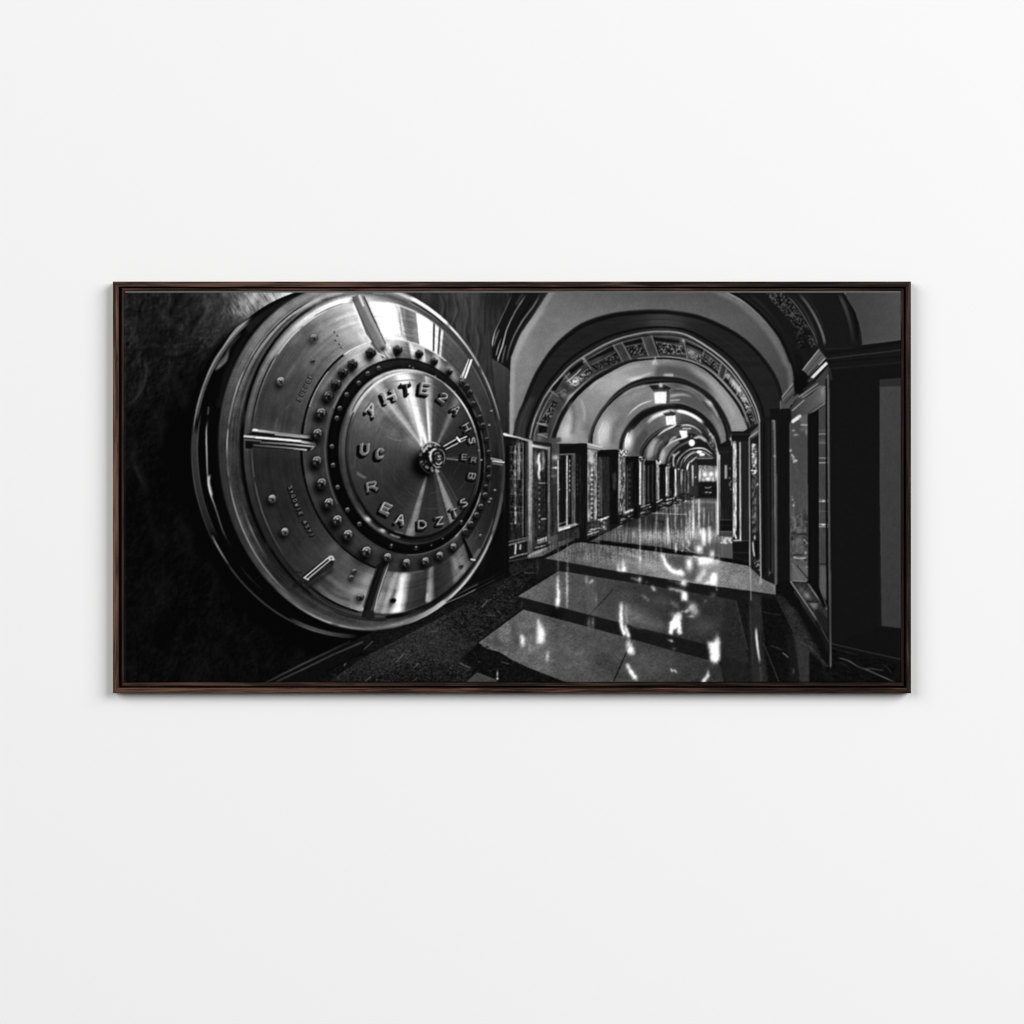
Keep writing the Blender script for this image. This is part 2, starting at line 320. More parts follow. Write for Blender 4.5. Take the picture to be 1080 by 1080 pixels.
def draw_rim():
    band(A0, A1, [((315,312),105,120,95),((276,342),100,112,88),((250,385),80,92,84),((237,425),62,66,70),((236,475),40,46,52),((240,520),40,48,40),((262,575),44,52,52),((300,625),64,86,60),((345,656),120,70,66),((390,662),90,100,66),((425,656),92,120,110),((452,642),110,150,90),((490,608),120,130,60),((515,570),95,80,50),((530,515),66,60,60),((532,470),56,44,44),((522,425),70,38,60),((500,378),150,50,60),((470,342),240,110,60),((436,313),200,190,90),((400,305),110,140,120),((350,302),120,120,120)], seed=2, brush=.20)
    band(A1, A2, [((335,312),118,150,104,82),((300,342),92,120,88,66),((275,370),96,112,70,56),((255,410),92,80,62,50),((247,460),60,58,50,26),((248,500),66,46,48,22),((262,560),60,50,36,22),((290,604),50,34,30,20),((330,638),62,42,60,30),((380,658),70,66,70,44),((420,652),84,60,50,30),((460,628),40,30,26,26),((500,588),30,26,24,24),((524,545),34,30,30,28),((532,490),40,44,40,30),((524,430),52,40,34,36),((500,380),60,50,44,44),((465,340),70,60,52,52),((430,315),90,80,70,66),((400,307),130,90,110,80)], seed=3, brush=.34)
    band(A2, A3, [((330,326),84,120,215,235,120),((300,352),60,96,150,160,100),((283,380),50,88,112,104,90),((268,415),22,78,92,84,60),((262,460),16,62,66,50,50),((262,500),16,46,48,40,40),((276,555),20,34,38,36,50),((300,598),20,28,32,30,50),((330,628),30,56,46,34,60),((380,650),40,60,66,50,40),((420,647),36,80,60,30,60),((460,626),26,26,30,40,60),((500,587),26,26,30,40,60),((522,540),36,44,56,60,60),((529,490),30,44,44,40,30),((522,430),44,48,56,50,60),((500,385),50,56,66,60,70),((465,345),66,62,72,80,120),((425,320),70,90,80,120,180),((395,312),90,100,130,140,160),((372,314),120,170,220,250,140)], seed=4, brush=.18)
    def R(E, a0, a1, w, vals, **k):
        a0 = float(ang(*a0)) if isinstance(a0, tuple) else a0; a1 = float(ang(*a1)) if isinstance(a1, tuple) else a1
        if a1 - a0 > 180: a1 -= 360
        if a1 - a0 < -180: a1 += 360
        line(outline(E, a0, a1, 60), w * 1.15, 0, vals=list(np.interp(np.linspace(0, 1, 61), np.linspace(0, 1, len(vals)), vals)), **dict(dict(fade=.1), **k))
    R(mixE(A0, A1, 0.10), (352,660), (285,620), 1.3, [150,120,90,60]); R(mixE(A0, A1, .12), (285,620), (240,540), 1, [60,50,40])
    R(A1, (330,313), (262,382), .9, [60,150,110,130]); R(A1, (258,388), (241,450), 1.3, [110,140,110,100]); R(A1, (241,450), (241,505), 1.2, [120,150,70,110]); R(A1, (241,505), (310,632), 1.4, [100,120,120,112,100,60])
    R(mixE(A1, A2, .12), (328,318), (248,430), 1.1, [40,30,50,50,60]); R(mixE(A1, A2, .55), (315,328), (262,400), 1.2, [50,60,50,40]); R(mixE(A1, A2, .3), (300,338), (262,400), 2.2, [130,120,100], al=.6)
    R(mixE(A1, A2, .5), (252,510), (290,600), 1.6, [30,60,110,70,20], al=.8)
    R(A2, (335,320), (256,440), 2.4, [44,30,12,8,8]); R(A2, (256,440), (285,576), 2.8, [6,5,6,8]); R(mixE(A1, A2, .35), (290,345), (246,440), 1.0, [150,110,90,90,80]); R(mixE(A1, A2, .72), (262,392), (252,470), 1.2, [70,84,60,60]); R(mixE(A2, A3, .12), (285,576), (330,630), 2.0, [8,10,14])
    R(A3, (318,345), (292,375), 1.5, [255,245,190]); R(A3, (345,325), (318,345), 1.3, [200,255,250]); R(A3, (372,314), (345,325), 1.2, [160,190,200]); R(A3, (292,375), (268,440), 1.2, [180,130,110,90]); R(mixE(A2, A3, .82), (290,372), (264,450), .9, [30,20,20,24])
    R(A3, (267,470), (268,505), 1.1, [60,110,110]); R(A3, (268,505), (300,588), 1.2, [110,120,116,80,60]); R(A3, (300,588), (345,630), 1.0, [60,40,50])
    R(mixE(A2, A3, .5), (372,313), (330,330), 2.6, [255,252,225,190]); R(mixE(A2, A3, .85), (362,318), (330,334), 1.0, [70,60,90], al=.7)
    R(mixE(A1, A2, .8), (395,309), (340,320), 1.0, [60,110,50], al=.8); R(mixE(A1, A2, .3), (400,309), (340,316), 1.6, [190,160,140], al=.7)
    # right side highlights
    R(mixE(A0, A1, .2), (432,313), (472,345), 2.8, [240,235,245,240]); R(mixE(A0, A1, .2), (472,345), (505,390), 1.6, [240,190,150,140]); R(mixE(A0, A1, .2), (505,390), (528,445), 1.2, [140,150,120,90])
    R(mixE(A0, A1, 1.0), (432,314), (470,345), 1.0, [40,30,30]); R(mixE(A1, A2, .7), (425,318), (500,392), 1.2, [150,110,70,60,80], al=.7)
    R(A3, (405,318), (440,332), 1.8, [200,235,220]); R(A3, (440,332), (470,354), 1.2, [215,160,120]); R(A3, (470,354), (520,430), 1.0, [110,90,110,100,80])
    R(mixE(A0, A1, .3), (529,450), (533,520), .9, [90,70,60,60]); R(mixE(A2, A3, .5), (524,440), (528,500), 1.0, [60,50,70,60])
    R(mixE(A0, A1, .5), (532,520), (520,562), 2.6, [60,74,80,90]); R(mixE(A0, A1, .3), (520,562), (470,630), 1.6, [110,150,160,180,175]); R(mixE(A0, A1, .45), (470,630), (425,656), 4.2, [175,140,110,100]); R(mixE(A0, A1, .15), (470,630), (430,656), 1.2, [190,150,110])
    R(A3, (521,545), (498,594), 1.4, [80,110,110]); R(A3, (498,594), (441,639), 1.5, [110,130,120,110]); R(A3, (441,639), (400,647), 1.6, [110,95,60]); R(mixE(A2, A3, .55), (498,594), (425,648), 2.6, [16,14,16,20]); R(mixE(A2, A3, .2), (440,640), (405,652), 2.6, [40,14,16])
    R(mixE(A0, A1, .2), (425,656), (352,660), 1.2, [90,80,110,130]); R(mixE(A1, A2, .7), (410,655), (345,650), 1.4, [30,34,30]); R(mixE(A2, A3, .4), (384,650), (335,628), 1.2, [70,40,30]); R(A3, (382,645), (336,623), 1.5, [200,130,120,70]); R(mixE(A2, A3, .75), (380,648), (325,618), 2.2, [20,14,20])

def draw_plate():
    band(A3, B1, [
        ((378,335),200,215),((368,335),165,200),((362,334),150,140),((350,340),132,122),((335,345),106,112),((320,358),86,98),((300,382),72,82),((285,410),58,70),((278,440),50,60),((285,457),66,80),((290,475),38,44),((285,500),34,40),((300,540),36,40),((320,568),40,48),((338,590),50,62),((350,605),52,84),((362,612),88,66),((374,622),92,70),((384,630),130,84),((392,624),160,92),((397,620),150,110),
        ((402,640),110,80),((408,635),150,140),((414,630),120,120),((420,625),215,190),((424,622),245,180),((427,622),180,110),((432,622),60,66),((438,625),44,52),((449,618),44,56),((453,620),150,100),((456,618),100,96),((459,615),40,46),((468,606),48,52),((474,598),60,50),((477,596),112,66),((486,590),110,96),((493,582),60,70),((505,565),40,44),((515,540),30,34),((522,500),28,30),((522,470),34,38),((515,430),50,48),((500,400),62,60),((485,380),76,66),((474,367),86,72),((470,364),80,70),
        ((467.5,356),86,110),((466.5,356),215,200),((464.8,356),235,200),((464,356),60,80),((462.5,356),66,90),((462,354),230,240),((459,352),240,235),((458.2,352),60,70),((456.8,352),50,60),((456.2,350),245,225),((448,345),255,245),((440.2,341),250,225),((439.6,341),120,110),((430,337),96,104),((424.5,335),110,116),((423.5,335),200,170),((420,335),190,215),((418,335),245,240),((405,332),252,250),((398,330),253,235),((394,328),240,225),((392,335),120,140)], seed=6, brush=.16)
    # soft smears of reflected light
    for p in ([(357,347),(366,342),(377,338)], [(352,338),(362,334),(374,330)]): curve(p, 2.4, 215, al=.55, soft=1.6)
    curve([(318,392),(326,378),(338,362),(348,352)], 7, 128, al=.3, soft=4); curve([(300,400),(312,384)], 5, 120, al=.25, soft=3)
    curve([(306,340+24),(318,352)], 5, 125, al=.3, soft=3); curve([(293,440),(290,452)], 1.2, 100, al=.5, soft=1); curve([(300,432),(306,426)], 1.5, 90, al=.4, soft=1)
    blob(368, 352, 10, 8, 165, .5); blob(379, 356, 8, 7, 180, .5); curve([(377,350),(385,360)], 1.5, 225, al=.5, soft=.8)
    for p in ([(337,602),(352,613),(365,622)], [(332,616),(350,628),(370,637)]): curve(p, 4, 104, al=.6, soft=2.2)
    curve([(340,618),(354,628),(372,634)], 3, 50, al=.5, soft=1.6); blob(386, 612, 7, 10, 150, .55, rot=20); blob(375, 624, 8, 5, 150, .5)
    curve([(424,606),(423,620),(420,644)], 3.2, 240, al=.75, soft=1.6); curve([(428,606),(427,622),(424,642)], 1.6, 170, al=.5, soft=1); blob(412, 615, 4, 8, 150, .5); curve([(417,622),(414,631)], 3, 60, al=.6, soft=1.5)
    curve([(452,612),(451,632)], 3, 120, al=.7, soft=1.2); curve([(451,626),(450,634)], 2.6, 190, al=.7, soft=1.2); curve([(478,588),(482,600)], 4, 130, al=.6, soft=2)
    curve([(434,604),(441,603),(448.5,602)], 1, 110, al=.8)
    curve([(500,548),(504,564),(500,569)], 1, 80, al=.4, soft=.8)
    # reflected curtain folds inside the grey window patch
    for y0 in (332, 337, 343, 349, 354): curve([(424.5,y0),(430,y0+2),(438,y0+3)], 1.3, 76, al=.5, soft=.8)
    curve([(421,326),(422,340),(424,356)], 1.2, 90, al=.6, soft=.7); curve([(426,325),(427,340)], 1, 150, al=.5)
    # weave of the canvas shows in the white reflection
    grain([(386,316),(417,322),(420,356),(408,357)], .07, 1.1, 1.1, rot=40, seed=31, o=1)
    grain([(440,333),(456,344),(456,366),(441,360)], .07, 1.1, 1.1, rot=40, seed=32, o=1)
    # bright rims beside the strut
    line([(371,316),(381,341),(391,360)], 2.2, 235, soft=.8)

def draw_struts():
    poly([(371,313),(378,310.5),(384,312),(407,362),(406,368),(402,371),(395,365),(386,352)], lin((376,335),(392,330),92,108))
    line([(384,313),(395,338),(406,362)], 1.0, 30); line([(380,313),(390,334),(400,352),(405,363)], 3.2, 140, al=.8, soft=1.2); line([(379,312),(383,322)], 2, 230, al=.8, soft=.8)
    line([(372,316),(383,340),(394,362)], 1.0, 56, al=.7); blob(372, 317, 4, 3, 60, .6); line([(392,362),(399,370),(404,377)], 2.0, 70, soft=.8); line([(405,368),(408,374),(411,377)], 1.6, 190); line([(411,366),(416,377)], 1.4, 250); line([(398,372),(406,376)], 1.5, 220, al=.8)
    blob(404, 368, 3, 2.4, 30, .8)
    # left handle bar
    poly([(257.5,459),(266,456),(267,452.5),(324,458.5),(331,463),(333,470),(326,475.5),(267,472),(257.5,473)], 26)
    line([(267,453.6),(295,457),(326,460.6)], 2.6, 0, vals=[190,120,135], soft=.6); line([(268,452.8),(271,453.6)], 1.4, 240); line([(290,458.4),(325,462)], .9, 225, al=.8)
    line([(258,460),(285,462.3),(317,465.3)], 2.4, 0, vals=[190,185,225], soft=.6); line([(270,461.5),(316,465)], 1.3, 252); line([(318,466),(331,468)], 2.6, 170)
    line([(275,466.5),(300,468),(331,471)], 1.7, 0, vals=[90,120,200]); line([(268,469.5),(300,472),(323,474.5)], 1.5, 0, vals=[80,110,190]); line([(258,463.5),(275,465)], 1.5, 90); line([(322,459.5),(331,464.5),(332.5,470),(328,474)], 1.3, 130)
    rect(258, 466.5, 266, 473, 14); line([(258.3,464),(258.3,473)], .8, 80)
    # lower left bar
    poly([(318,608),(347,587),(353,588),(351,597),(322,617)], 26, bl=.6); line([(311,618),(321,612)], 5, 20, soft=1.6, al=.8); poly([(317,622),(352,597),(350,604),(322,624)], 20, bl=1.2, al=.6)
    line([(320,612),(347,596)], 4.5, 44, al=.8, soft=2); line([(321,609.2),(346,588.4)], 1.2, 215); line([(324,611),(349,590)], 1.2, 170); line([(320.5,609),(325,611.5)], 1.4, 180)
    blob(349, 588.5, 3.2, 2.6, 190, .9, hard=1); blob(349.5, 589, 1.2, 1, 30, .9); blob(351.6, 590, 1.4, 1.2, 230, .8); line([(312,603),(318,604)], 1.2, 20)
    blob(352, 578, 8, 5, 92, .7, rot=-30)
    # bottom strut
    poly([(397,596),(411,588),(411,592),(405,610),(397,632),(391,654),(381,651),(384,640),(392,614)], 24); line([(407,600),(400,622),(394,640),(390,650)], 3.6, 64, soft=1); line([(393,616),(386,638)], 2.4, 50, soft=1); line([(400,598),(394,614),(385,642)], 2.4, 14, soft=.8); line([(397,600),(390,618),(383,640)], 1.4, 60, al=.8)
    line([(410,594),(404,611),(398,630),(394.5,646)], .9, 190, al=.9); line([(409,592),(402,612),(396,630)], 2.0, 60, al=.8); rect(386, 644, 395, 653, 30, bl=1)
    # top right bar
    poly([(494,378.5),(498.5,379),(491,400),(485,398)], 205); line([(495.5,379),(489,398)], 1.0, 40); line([(493,379),(486.5,396)], 1.0, 60, al=.7); line([(497,380),(490.5,398)], 1.6, 252); line([(486.5,397),(491,400)], 1, 90)
    # right bar
    poly([(516.5,482),(530,485),(532,487),(530,490.5),(519,488)], 60); line([(518,483.5),(529,485.5)], 1.3, 150); line([(520,486.2),(531.5,487.6)], 1.4, 205); line([(520,489),(530,490.3)], .9, 120)
    # lower right strut
    poly([(487,568),(490.5,567),(501,589),(498,592),(494,592)], 14); line([(491,568),(501,590)], 1.5, 60); line([(489,574),(495,592)], .9, 90, al=.8); line([(497,590),(500.5,590.5)], 2.0, 190)
    line([(500,588),(505,580)], 2.6, 110, al=.7, soft=1.2)

def draw_bolt_ring():
    band(B1, C0, [((391,368),190,215,160),((397,372),205,170,200),((378,375),150,190,110),((360,388),90,140,120),((348,404),80,150,90),((340,422),84,92,72),((330,445),88,66,60),((326,475),62,52,52),((328,500),78,56,50),((334,520),60,46,44),((348,545),36,58,40),((370,570),32,64,44),((392,586),38,52,60),((405,592),46,40,42),((420,592),52,56,48),((440,592),40,44,50),((460,586),42,40,44),((478,575),44,48,90),((490,562),30,40,110),((500,545),24,36,110),((510,515),26,34,44),((515,490),30,28,36),((513,465),34,28,34),((505,440),36,40,44),((492,412),46,60,60),((482,398),60,110,60),((476,392),110,160,90),((470,386),60,90,80),((466,383),70,110,80),((461,379),160,230,190),((455,375),90,100,90),((449,372),80,120,130),((447,371),180,230,200),((437,369),140,230,220),((434,368),200,250,220),((431,368),90,90,100),((424,367),150,110,90),((417,367),200,150,140),((410,368),150,230,180),((405,370),130,120,110)], seed=8, brush=.18)
    E = mixE(A3, B1, .985)
    line(outline(B1, float(ang(362,373)), float(ang(398,601)), 90), 2.0, 6); line(outline(B1, float(ang(391,360)), float(ang(362,373)), 12), 1.4, 210); line(outline(mixE(B1, C0, .05), float(ang(345,391)), float(ang(330,430)), 20), .9, 170, al=.8)
    line(outline(B1, float(ang(320,447)), float(ang(320,500)), 20), 2.6, 5); line(outline(B1, float(ang(418,360)), float(ang(470,383)), 20), 1.2, 200)
    line(outline(B1, float(ang(470,383)), float(ang(508,432)), 20), .9, 105); line(outline(B1, float(ang(508,432)) - 360 if ang(508,432) > 180 else float(ang(508,432)), -30, 30), .8, 80, al=.7)
    line(outline(mixE(B1, C0, .92), float(ang(480,566)), float(ang(506,520)), 30), 1.6, 150); line(outline(mixE(B1, C0, .95), float(ang(430,584)), float(ang(480,566)), 20), 1.1, 90)
    line(outline(mixE(B1, C0, .9), float(ang(482,404)), -15, 40), 1.0, 110, al=.8); line(outline(mixE(B1, C0, .9), float(ang(346,454)), float(ang(358,530)), 20), 1.1, 92, al=.8); line(outline(mixE(B1, C0, .93), float(ang(372,400)), float(ang(352,430)), 20), 1.6, 120, al=.9)
    band(C0, C1, [(0,5,8,6),(60,12,20,10),(100,20,32,16),(120,18,34,14),(135,12,20,10),(160,6,10,5),(200,5,8,6),(250,4,9,12),(300,4,10,8),(340,4,6,12)], brush=.3, seed=12)
    line(outline(mixE(C0, C1, .25), 85, 135, 30), 1.2, 44, al=.8, soft=.8)

def draw_dial():
    band(C1, DD, [((372,450),30,64,96,60,56),((362,470),44,60,80,50,48),((364,500),28,52,60,30,44),((374,530),30,56,46,16,26),((387,548),50,92,40,14,26),((403,562),36,70,32,10,24),((425,570),60,30,20,8,20),((450,568),50,26,30,12,22),((480,552),40,34,26,14,30),((497,530),40,20,44,20,26),((504,500),70,20,60,24,26),((504,470),100,16,60,30,30),((495,440),170,60,30,40,40),((480,420),235,110,36,60,50),((465,407),240,120,50,70,60),((450,398),210,160,80,90,80),((435,394),150,230,160,190,110),((418,394),110,190,140,250,160),((400,402),90,190,120,230,190),((388,412),70,170,110,210,150),((378,430),50,110,140,160,120),((372,440),34,80,110,90,80)], seed=14, brush=.22)
    band(DD, None, [((385,445),86),((382,470),66),((384,500),52),((388,520),46),((396,535),42),((405,545),44),((415,553),46),((428,559),60),((431,556),104),((434,556),118),((438,556),102),((440,556),50),((447,556),42),((455,556),44),((463,556),42),((466,554),58),((470,552),60),((473,550),52),((474.5,549),106),((478,546),122),((481,543),104),((482,542),60),((487,532),40),((495,515),34),((500,495),30),((500,484),34),((500,482),62),((500,480),38),((498,460),36),((490,445),44),((483,435),56),((479,430),104),((477,428),92),((474,425),60),((466,418),58),((458,412),72),((455,410),112),((452,410),150),((450,410),190),((448.8,410),120),((446,410),100),((441,410),110),((437,410),150),((434.5,410),205),((430,410),235),((425,410),225),((422,410),170),((417,411),120),((411,412),96),((405,414),150),((402,416),170),((399,418),118),((394,424),100),((390,432),104)], brush=.10, seed=16)
    # narrowing of the bright sweeps to the hub, and swirled machining marks
    line([(449.5,416),(451.3,440),(453,468)], 2.0, 0, w2=1.4, vals=[150,250,255], soft=1.0); poly([(425,400),(434,400),(441,440),(446,470),(443,470),(434,440)], 225, bl=1.6, al=.4); poly([(437,432),(440,430),(446,469),(443.6,471)], 250, bl=.7, al=.9); line([(429,414),(436,440),(443,466)], 2.4, 120, al=.4, soft=1.2)
    curve([(396,421),(408,436),(420,452),(426,464)], 2.2, 0, vals=[180,140,110,60], al=.7, soft=1.4); curve([(404,440),(418,450),(430,462)], 10, 40, al=.35, soft=5)
    for i in range(26):
        a = 20 + 13.7 * i; r0 = 18 + (i * 29) % 40; p = [(436 + (r0 + k * 2) * math.cos(math.radians(a + k * 6)), 478 - 1.2 * (r0 + k * 2) * math.sin(math.radians(a + k * 6))) for k in range(5)]
        curve(p, .7, 130 if i % 3 else 20, al=.16, soft=.6)
    curve([(407,459),(414,463),(425,465)], .9, 120, al=.6, soft=.6); curve([(389,452),(390,446),(392,440)], 1, 110, al=.5, soft=.8)
    curve([(376,498),(381,502),(386,504)], 2.2, 130, al=.6, soft=1.2); curve([(404,405),(418,402),(436,401),(450,404),(464,411)], 1.2, 0, vals=[90,110,90,130,90], al=.8)
    curve([(469,483.6),(478,484.4),(486,485.4)], 1.2, 112); line([(464,496),(474,512),(486,534)], 1.2, 70, al=.7); line([(447,505),(438,530),(432,556)], 1, 70, al=.5)
    blob(388, 547.5, 3.4, 2.2, 205, .9, rot=35); blob(403.5, 559.5, 3.4, 1.8, 190, .9, rot=25); curve([(410,563),(418,566),(422,567)], 1.6, 120, soft=.9); curve([(378,529),(384,541)], 1.2, 70, al=.7)
    curve([(376,520),(386,540),(400,553),(416,562),(434,566)], 1.1, 10); curve([(415,560),(426,563)], .9, 130, al=.7)
    line(outline(mixE(C1, DD, .72), 150, 218, 40), .9, 24); line(outline(mixE(C1, DD, .45), 60, 15, 30), 1.0, 60, al=.6); line(outline(mixE(C1, DD, .1), 80, 30, 30), 1.6, 0, vals=list(np.interp(range(31), [0, 12, 30], [150, 240, 120])))
    line(outline(mixE(C1, DD, .1), 30, -40, 30), 1.0, 0, vals=list(np.interp(range(31), [0, 15, 30], [120, 80, 60])))
    curve([(370,437),(376,424),(386,411),(395,403)], 1.2, 40, al=.6)

GL = {'A': [[(0,1),(.4,0),(.6,0),(1,1)],[(.2,.6),(.8,.6)]], 'H': [[(0,0),(0,1)],[(1,0),(1,1)],[(0,.5),(1,.5)]], 'T': [[(0,0),(1,0)],[(.5,0),(.5,1)]], 'E': [[(1,0),(0,0),(0,1),(1,1)],[(0,.5),(.8,.5)]],
 'R': [[(0,1),(0,0),(.9,0),(1,.25),(.8,.5),(0,.5)],[(.5,.5),(1,1)]], 'S': [[(1,.1),(.2,0),(0,.25),(.9,.6),(1,.85),(.5,1),(0,.9)]], 'N': [[(0,1),(0,0),(1,1),(1,0)]], 'U': [[(0,0),(0,.8),(.3,1),(.7,1),(1,.8),(1,0)]],
 'C': [[(1,.15),(.7,0),(.2,0),(0,.25),(0,.8),(.2,1),(.8,1),(1,.8)]], 'B': [[(0,0),(0,1),(.8,1),(1,.75),(.7,.5),(1,.25),(.8,0),(0,0)],[(0,.5),(.7,.5)]], 'D': [[(0,0),(0,1),(.6,1),(1,.7),(1,.3),(.6,0),(0,0)]],
 'Z': [[(0,0),(1,0),(0,1),(1,1)]], 'I': [[(.5,0),(.5,1)]], 'L': [[(0,0),(0,1),(1,1)]], 'Y': [[(0,0),(.5,.5),(1,0)],[(.5,.5),(.5,1)]], 'O': [[(.2,0),(0,.3),(0,.7),(.2,1),(.8,1),(1,.7),(1,.3),(.8,0),(.2,0)]], 'W': [[(0,0),(.25,1),(.5,.3),(.75,1),(1,0)]],
 'G': [[(1,.15),(.7,0),(.2,0),(0,.25),(0,.8),(.2,1),(.9,1),(1,.6),(.5,.6)]], '2': [[(0,.2),(.3,0),(.8,0),(1,.3),(0,1),(1,1)]], '0': [[(.2,0),(0,.3),(0,.7),(.2,1),(.8,1),(1,.7),(1,.3),(.8,0),(.2,0)]], '8': [[(.2,0),(.2,.45),(.9,.5),(.9,1),(.1,1),(.1,.55),(.8,.45),(.8,0),(.2,0)]]}
def glyph(ch, x, y, w, h, rot, face, hi, dark, t=1.6, d=1.3, dx=-.6, dy=1.0, skew=0):
    if w > 3.6: t *= 1.28; face *= 1.05; w *= 1.04
    c, s = math.cos(math.radians(rot)), math.sin(math.radians(rot)); P = []
    for st in GL[ch]:
        P.append([(x + ((u - .5) * w + skew * (v - .5)) * c - ((v - .5) * h) * s, y + ((u - .5) * w + skew * (v - .5)) * s + ((v - .5) * h) * c) for u, v in st])
    for k in (1.0, .6, .3):
        for p in P: line([(a + dx * d * k, b + dy * d * k) for a, b in p], t + 1.1, dark, soft=.5, al=.9)
    for p in P:
        line(p, t, face, soft=.4)
        if w > 4:
            for (a, b), (e, f) in ((p[0], p[1]), (p[-1], p[-2])):
                L = math.hypot(e - a, f - b) + 1e-6; nx, ny = -(f - b) / L * t * .8, (e - a) / L * t * .8
                line([(a - nx, b - ny), (a + nx, b + ny)], t * .6, face, soft=.4)
    for p in P: line([(a - dx * .55 * max(t, 1), b - dy * .55 * max(t, 1)) for a, b in p] if t > 1.2 else [(a - dx * .45, b - dy * .45) for a, b in p], min(t * .38, .75), hi, soft=.35, al=.95)
def draw_letters():
    for a in [('A',390.5,432,9,9.5,34,112,215,6,1.7,2.4,-.6,1.3,3),('H',410,418.5,10,10,-20,118,225,4,2.1,2.8,-1.1,.9),('T',428.3,411,9,10,-8,34,170,4,1.9,2.2,-.9,1),('E',447.5,410.5,8,10,8,92,215,6,1.9,2.6,-1.2,.9),
        ('2',466.5,420,6.5,8,35,60,215,6,2.0,1.8,-1,.9),('A',480,433,6,7,45,40,190,5,1.8,1.8,-1,.8),('H',491.5,451,6,6.5,62,50,190,6,1.6,1.5,-1,.8),('S',497,465,5,6,75,60,190,6,1.5,1.4,-1,.5),('E',489,482.5,4.6,5.4,5,40,150,5,1.4,1.5,-1,.6),('R',499,485.5,4.4,4.4,5,50,150,5,1.2,1.3,-1,.6),
        ('B',497,503,5.4,6.6,100,50,165,6,1.4,1.6,-.9,1),('U',384,474,6.6,10.5,2,92,165,5,2.0,2.8,-1.1,1.0),('C',400,479,5.6,8.5,3,82,175,5,2.1,2.6,-1.1,1.0),('R',392,513.5,9,8,-12,84,150,8,1.7,2.0,-.5,1.2),('E',406.5,537,8.6,8.8,25,84,205,5,2.1,2.6,-.9,1.0),
        ('A',421.5,548.5,7.8,8.8,15,80,205,5,1.7,2.4,-.9,.9),('D',444.5,554,7.4,7.6,0,58,190,5,1.6,2.0,-.8,1),('Z',463,550,6.6,7.4,-8,58,185,5,1.6,1.8,-.9,.9),('T',478.5,541.5,5.4,7.6,-15,56,180,5,1.6,1.6,-.9,.8),('S',488.5,531,5,7.8,-30,56,200,5,1.6,1.6,-.9,.8)]:
        glyph(*a)
    for i, (ch, x, y) in enumerate([('S',315.5,421),('V',318,415.5),('D',320.5,411),('U',322.5,407),('0',325,402),('E',327.5,397)]):
        glyph('U' if ch == 'V' else ch, x, y, 2.3, 3.6, -62, 92, 200, 34, .7, .6)
    for i, ch in enumerate('SYGOWIELASYI'):
        t = i / 11; x = 305.8 + 23 * t + 1.5 * t * (1 - t) * -4; y = 514.5 + 50 * t
        if i != 7: glyph(ch, x, y, 2.4, 3.6, 68, 70, 225, 6, .8, .7)
    for x, y in ((353,350),(356,354),(354,359),(358,363),(360,366.5)): blob(x, y, 1.3, 1.0, 40, .9, hard=1); blob(x + .9, y - .4, .8, .6, 190, .8)

def bolt(x, y, r, body, top, sh=1.0, hx=False):
    blob(x - r * .45, y + r * .75, r * 1.15, r * 1.2, 4, .85 * sh)
    n = 6 if r > 2.4 else 12; ph = (x * 7 + y * 3) % 60
    poly([(x + r * math.cos(math.radians(ph + 360 / n * i)), y + r * math.sin(math.radians(ph + 360 / n * i))) for i in range(n)], body, bl=.25)
    blob(x - r * .1, y + r * .3, r * .75, r * .55, body * .4, .8)
    poly([(x + r * .1, y + r * .9), (x + r * .95, y + r * .1), (x + r * .8, y - r * .4), (x + r * .2, y + r * .2)], body * .45, bl=.3, al=.8)
    k = max(r * .2, .6)
    line([(x - r * .75, y - r * .1), (x - r * .4, y - r * .68), (x + r * .2, y - r * .8), (x + r * .72, y - r * .35)], k * .8, top, soft=.45, al=.85, fade=.15)
    if r > 3.5:
        blob(x + r * .5, y - r * .05, r * .2, r * .34, top * .7, .7); blob(x + r * .05, y + r * .1, r * .34, r * .3, body * .4, .8); blob(x - r * .4, y + r * .25, r * .18, r * .22, top * .55, .7); blob(x - r * .05, y - r * .35, r * .3, r * .2, top, .7); line([(x - r * .2, y - r * .1), (x + r * .2, y + r * .3)], .6, body * .3)
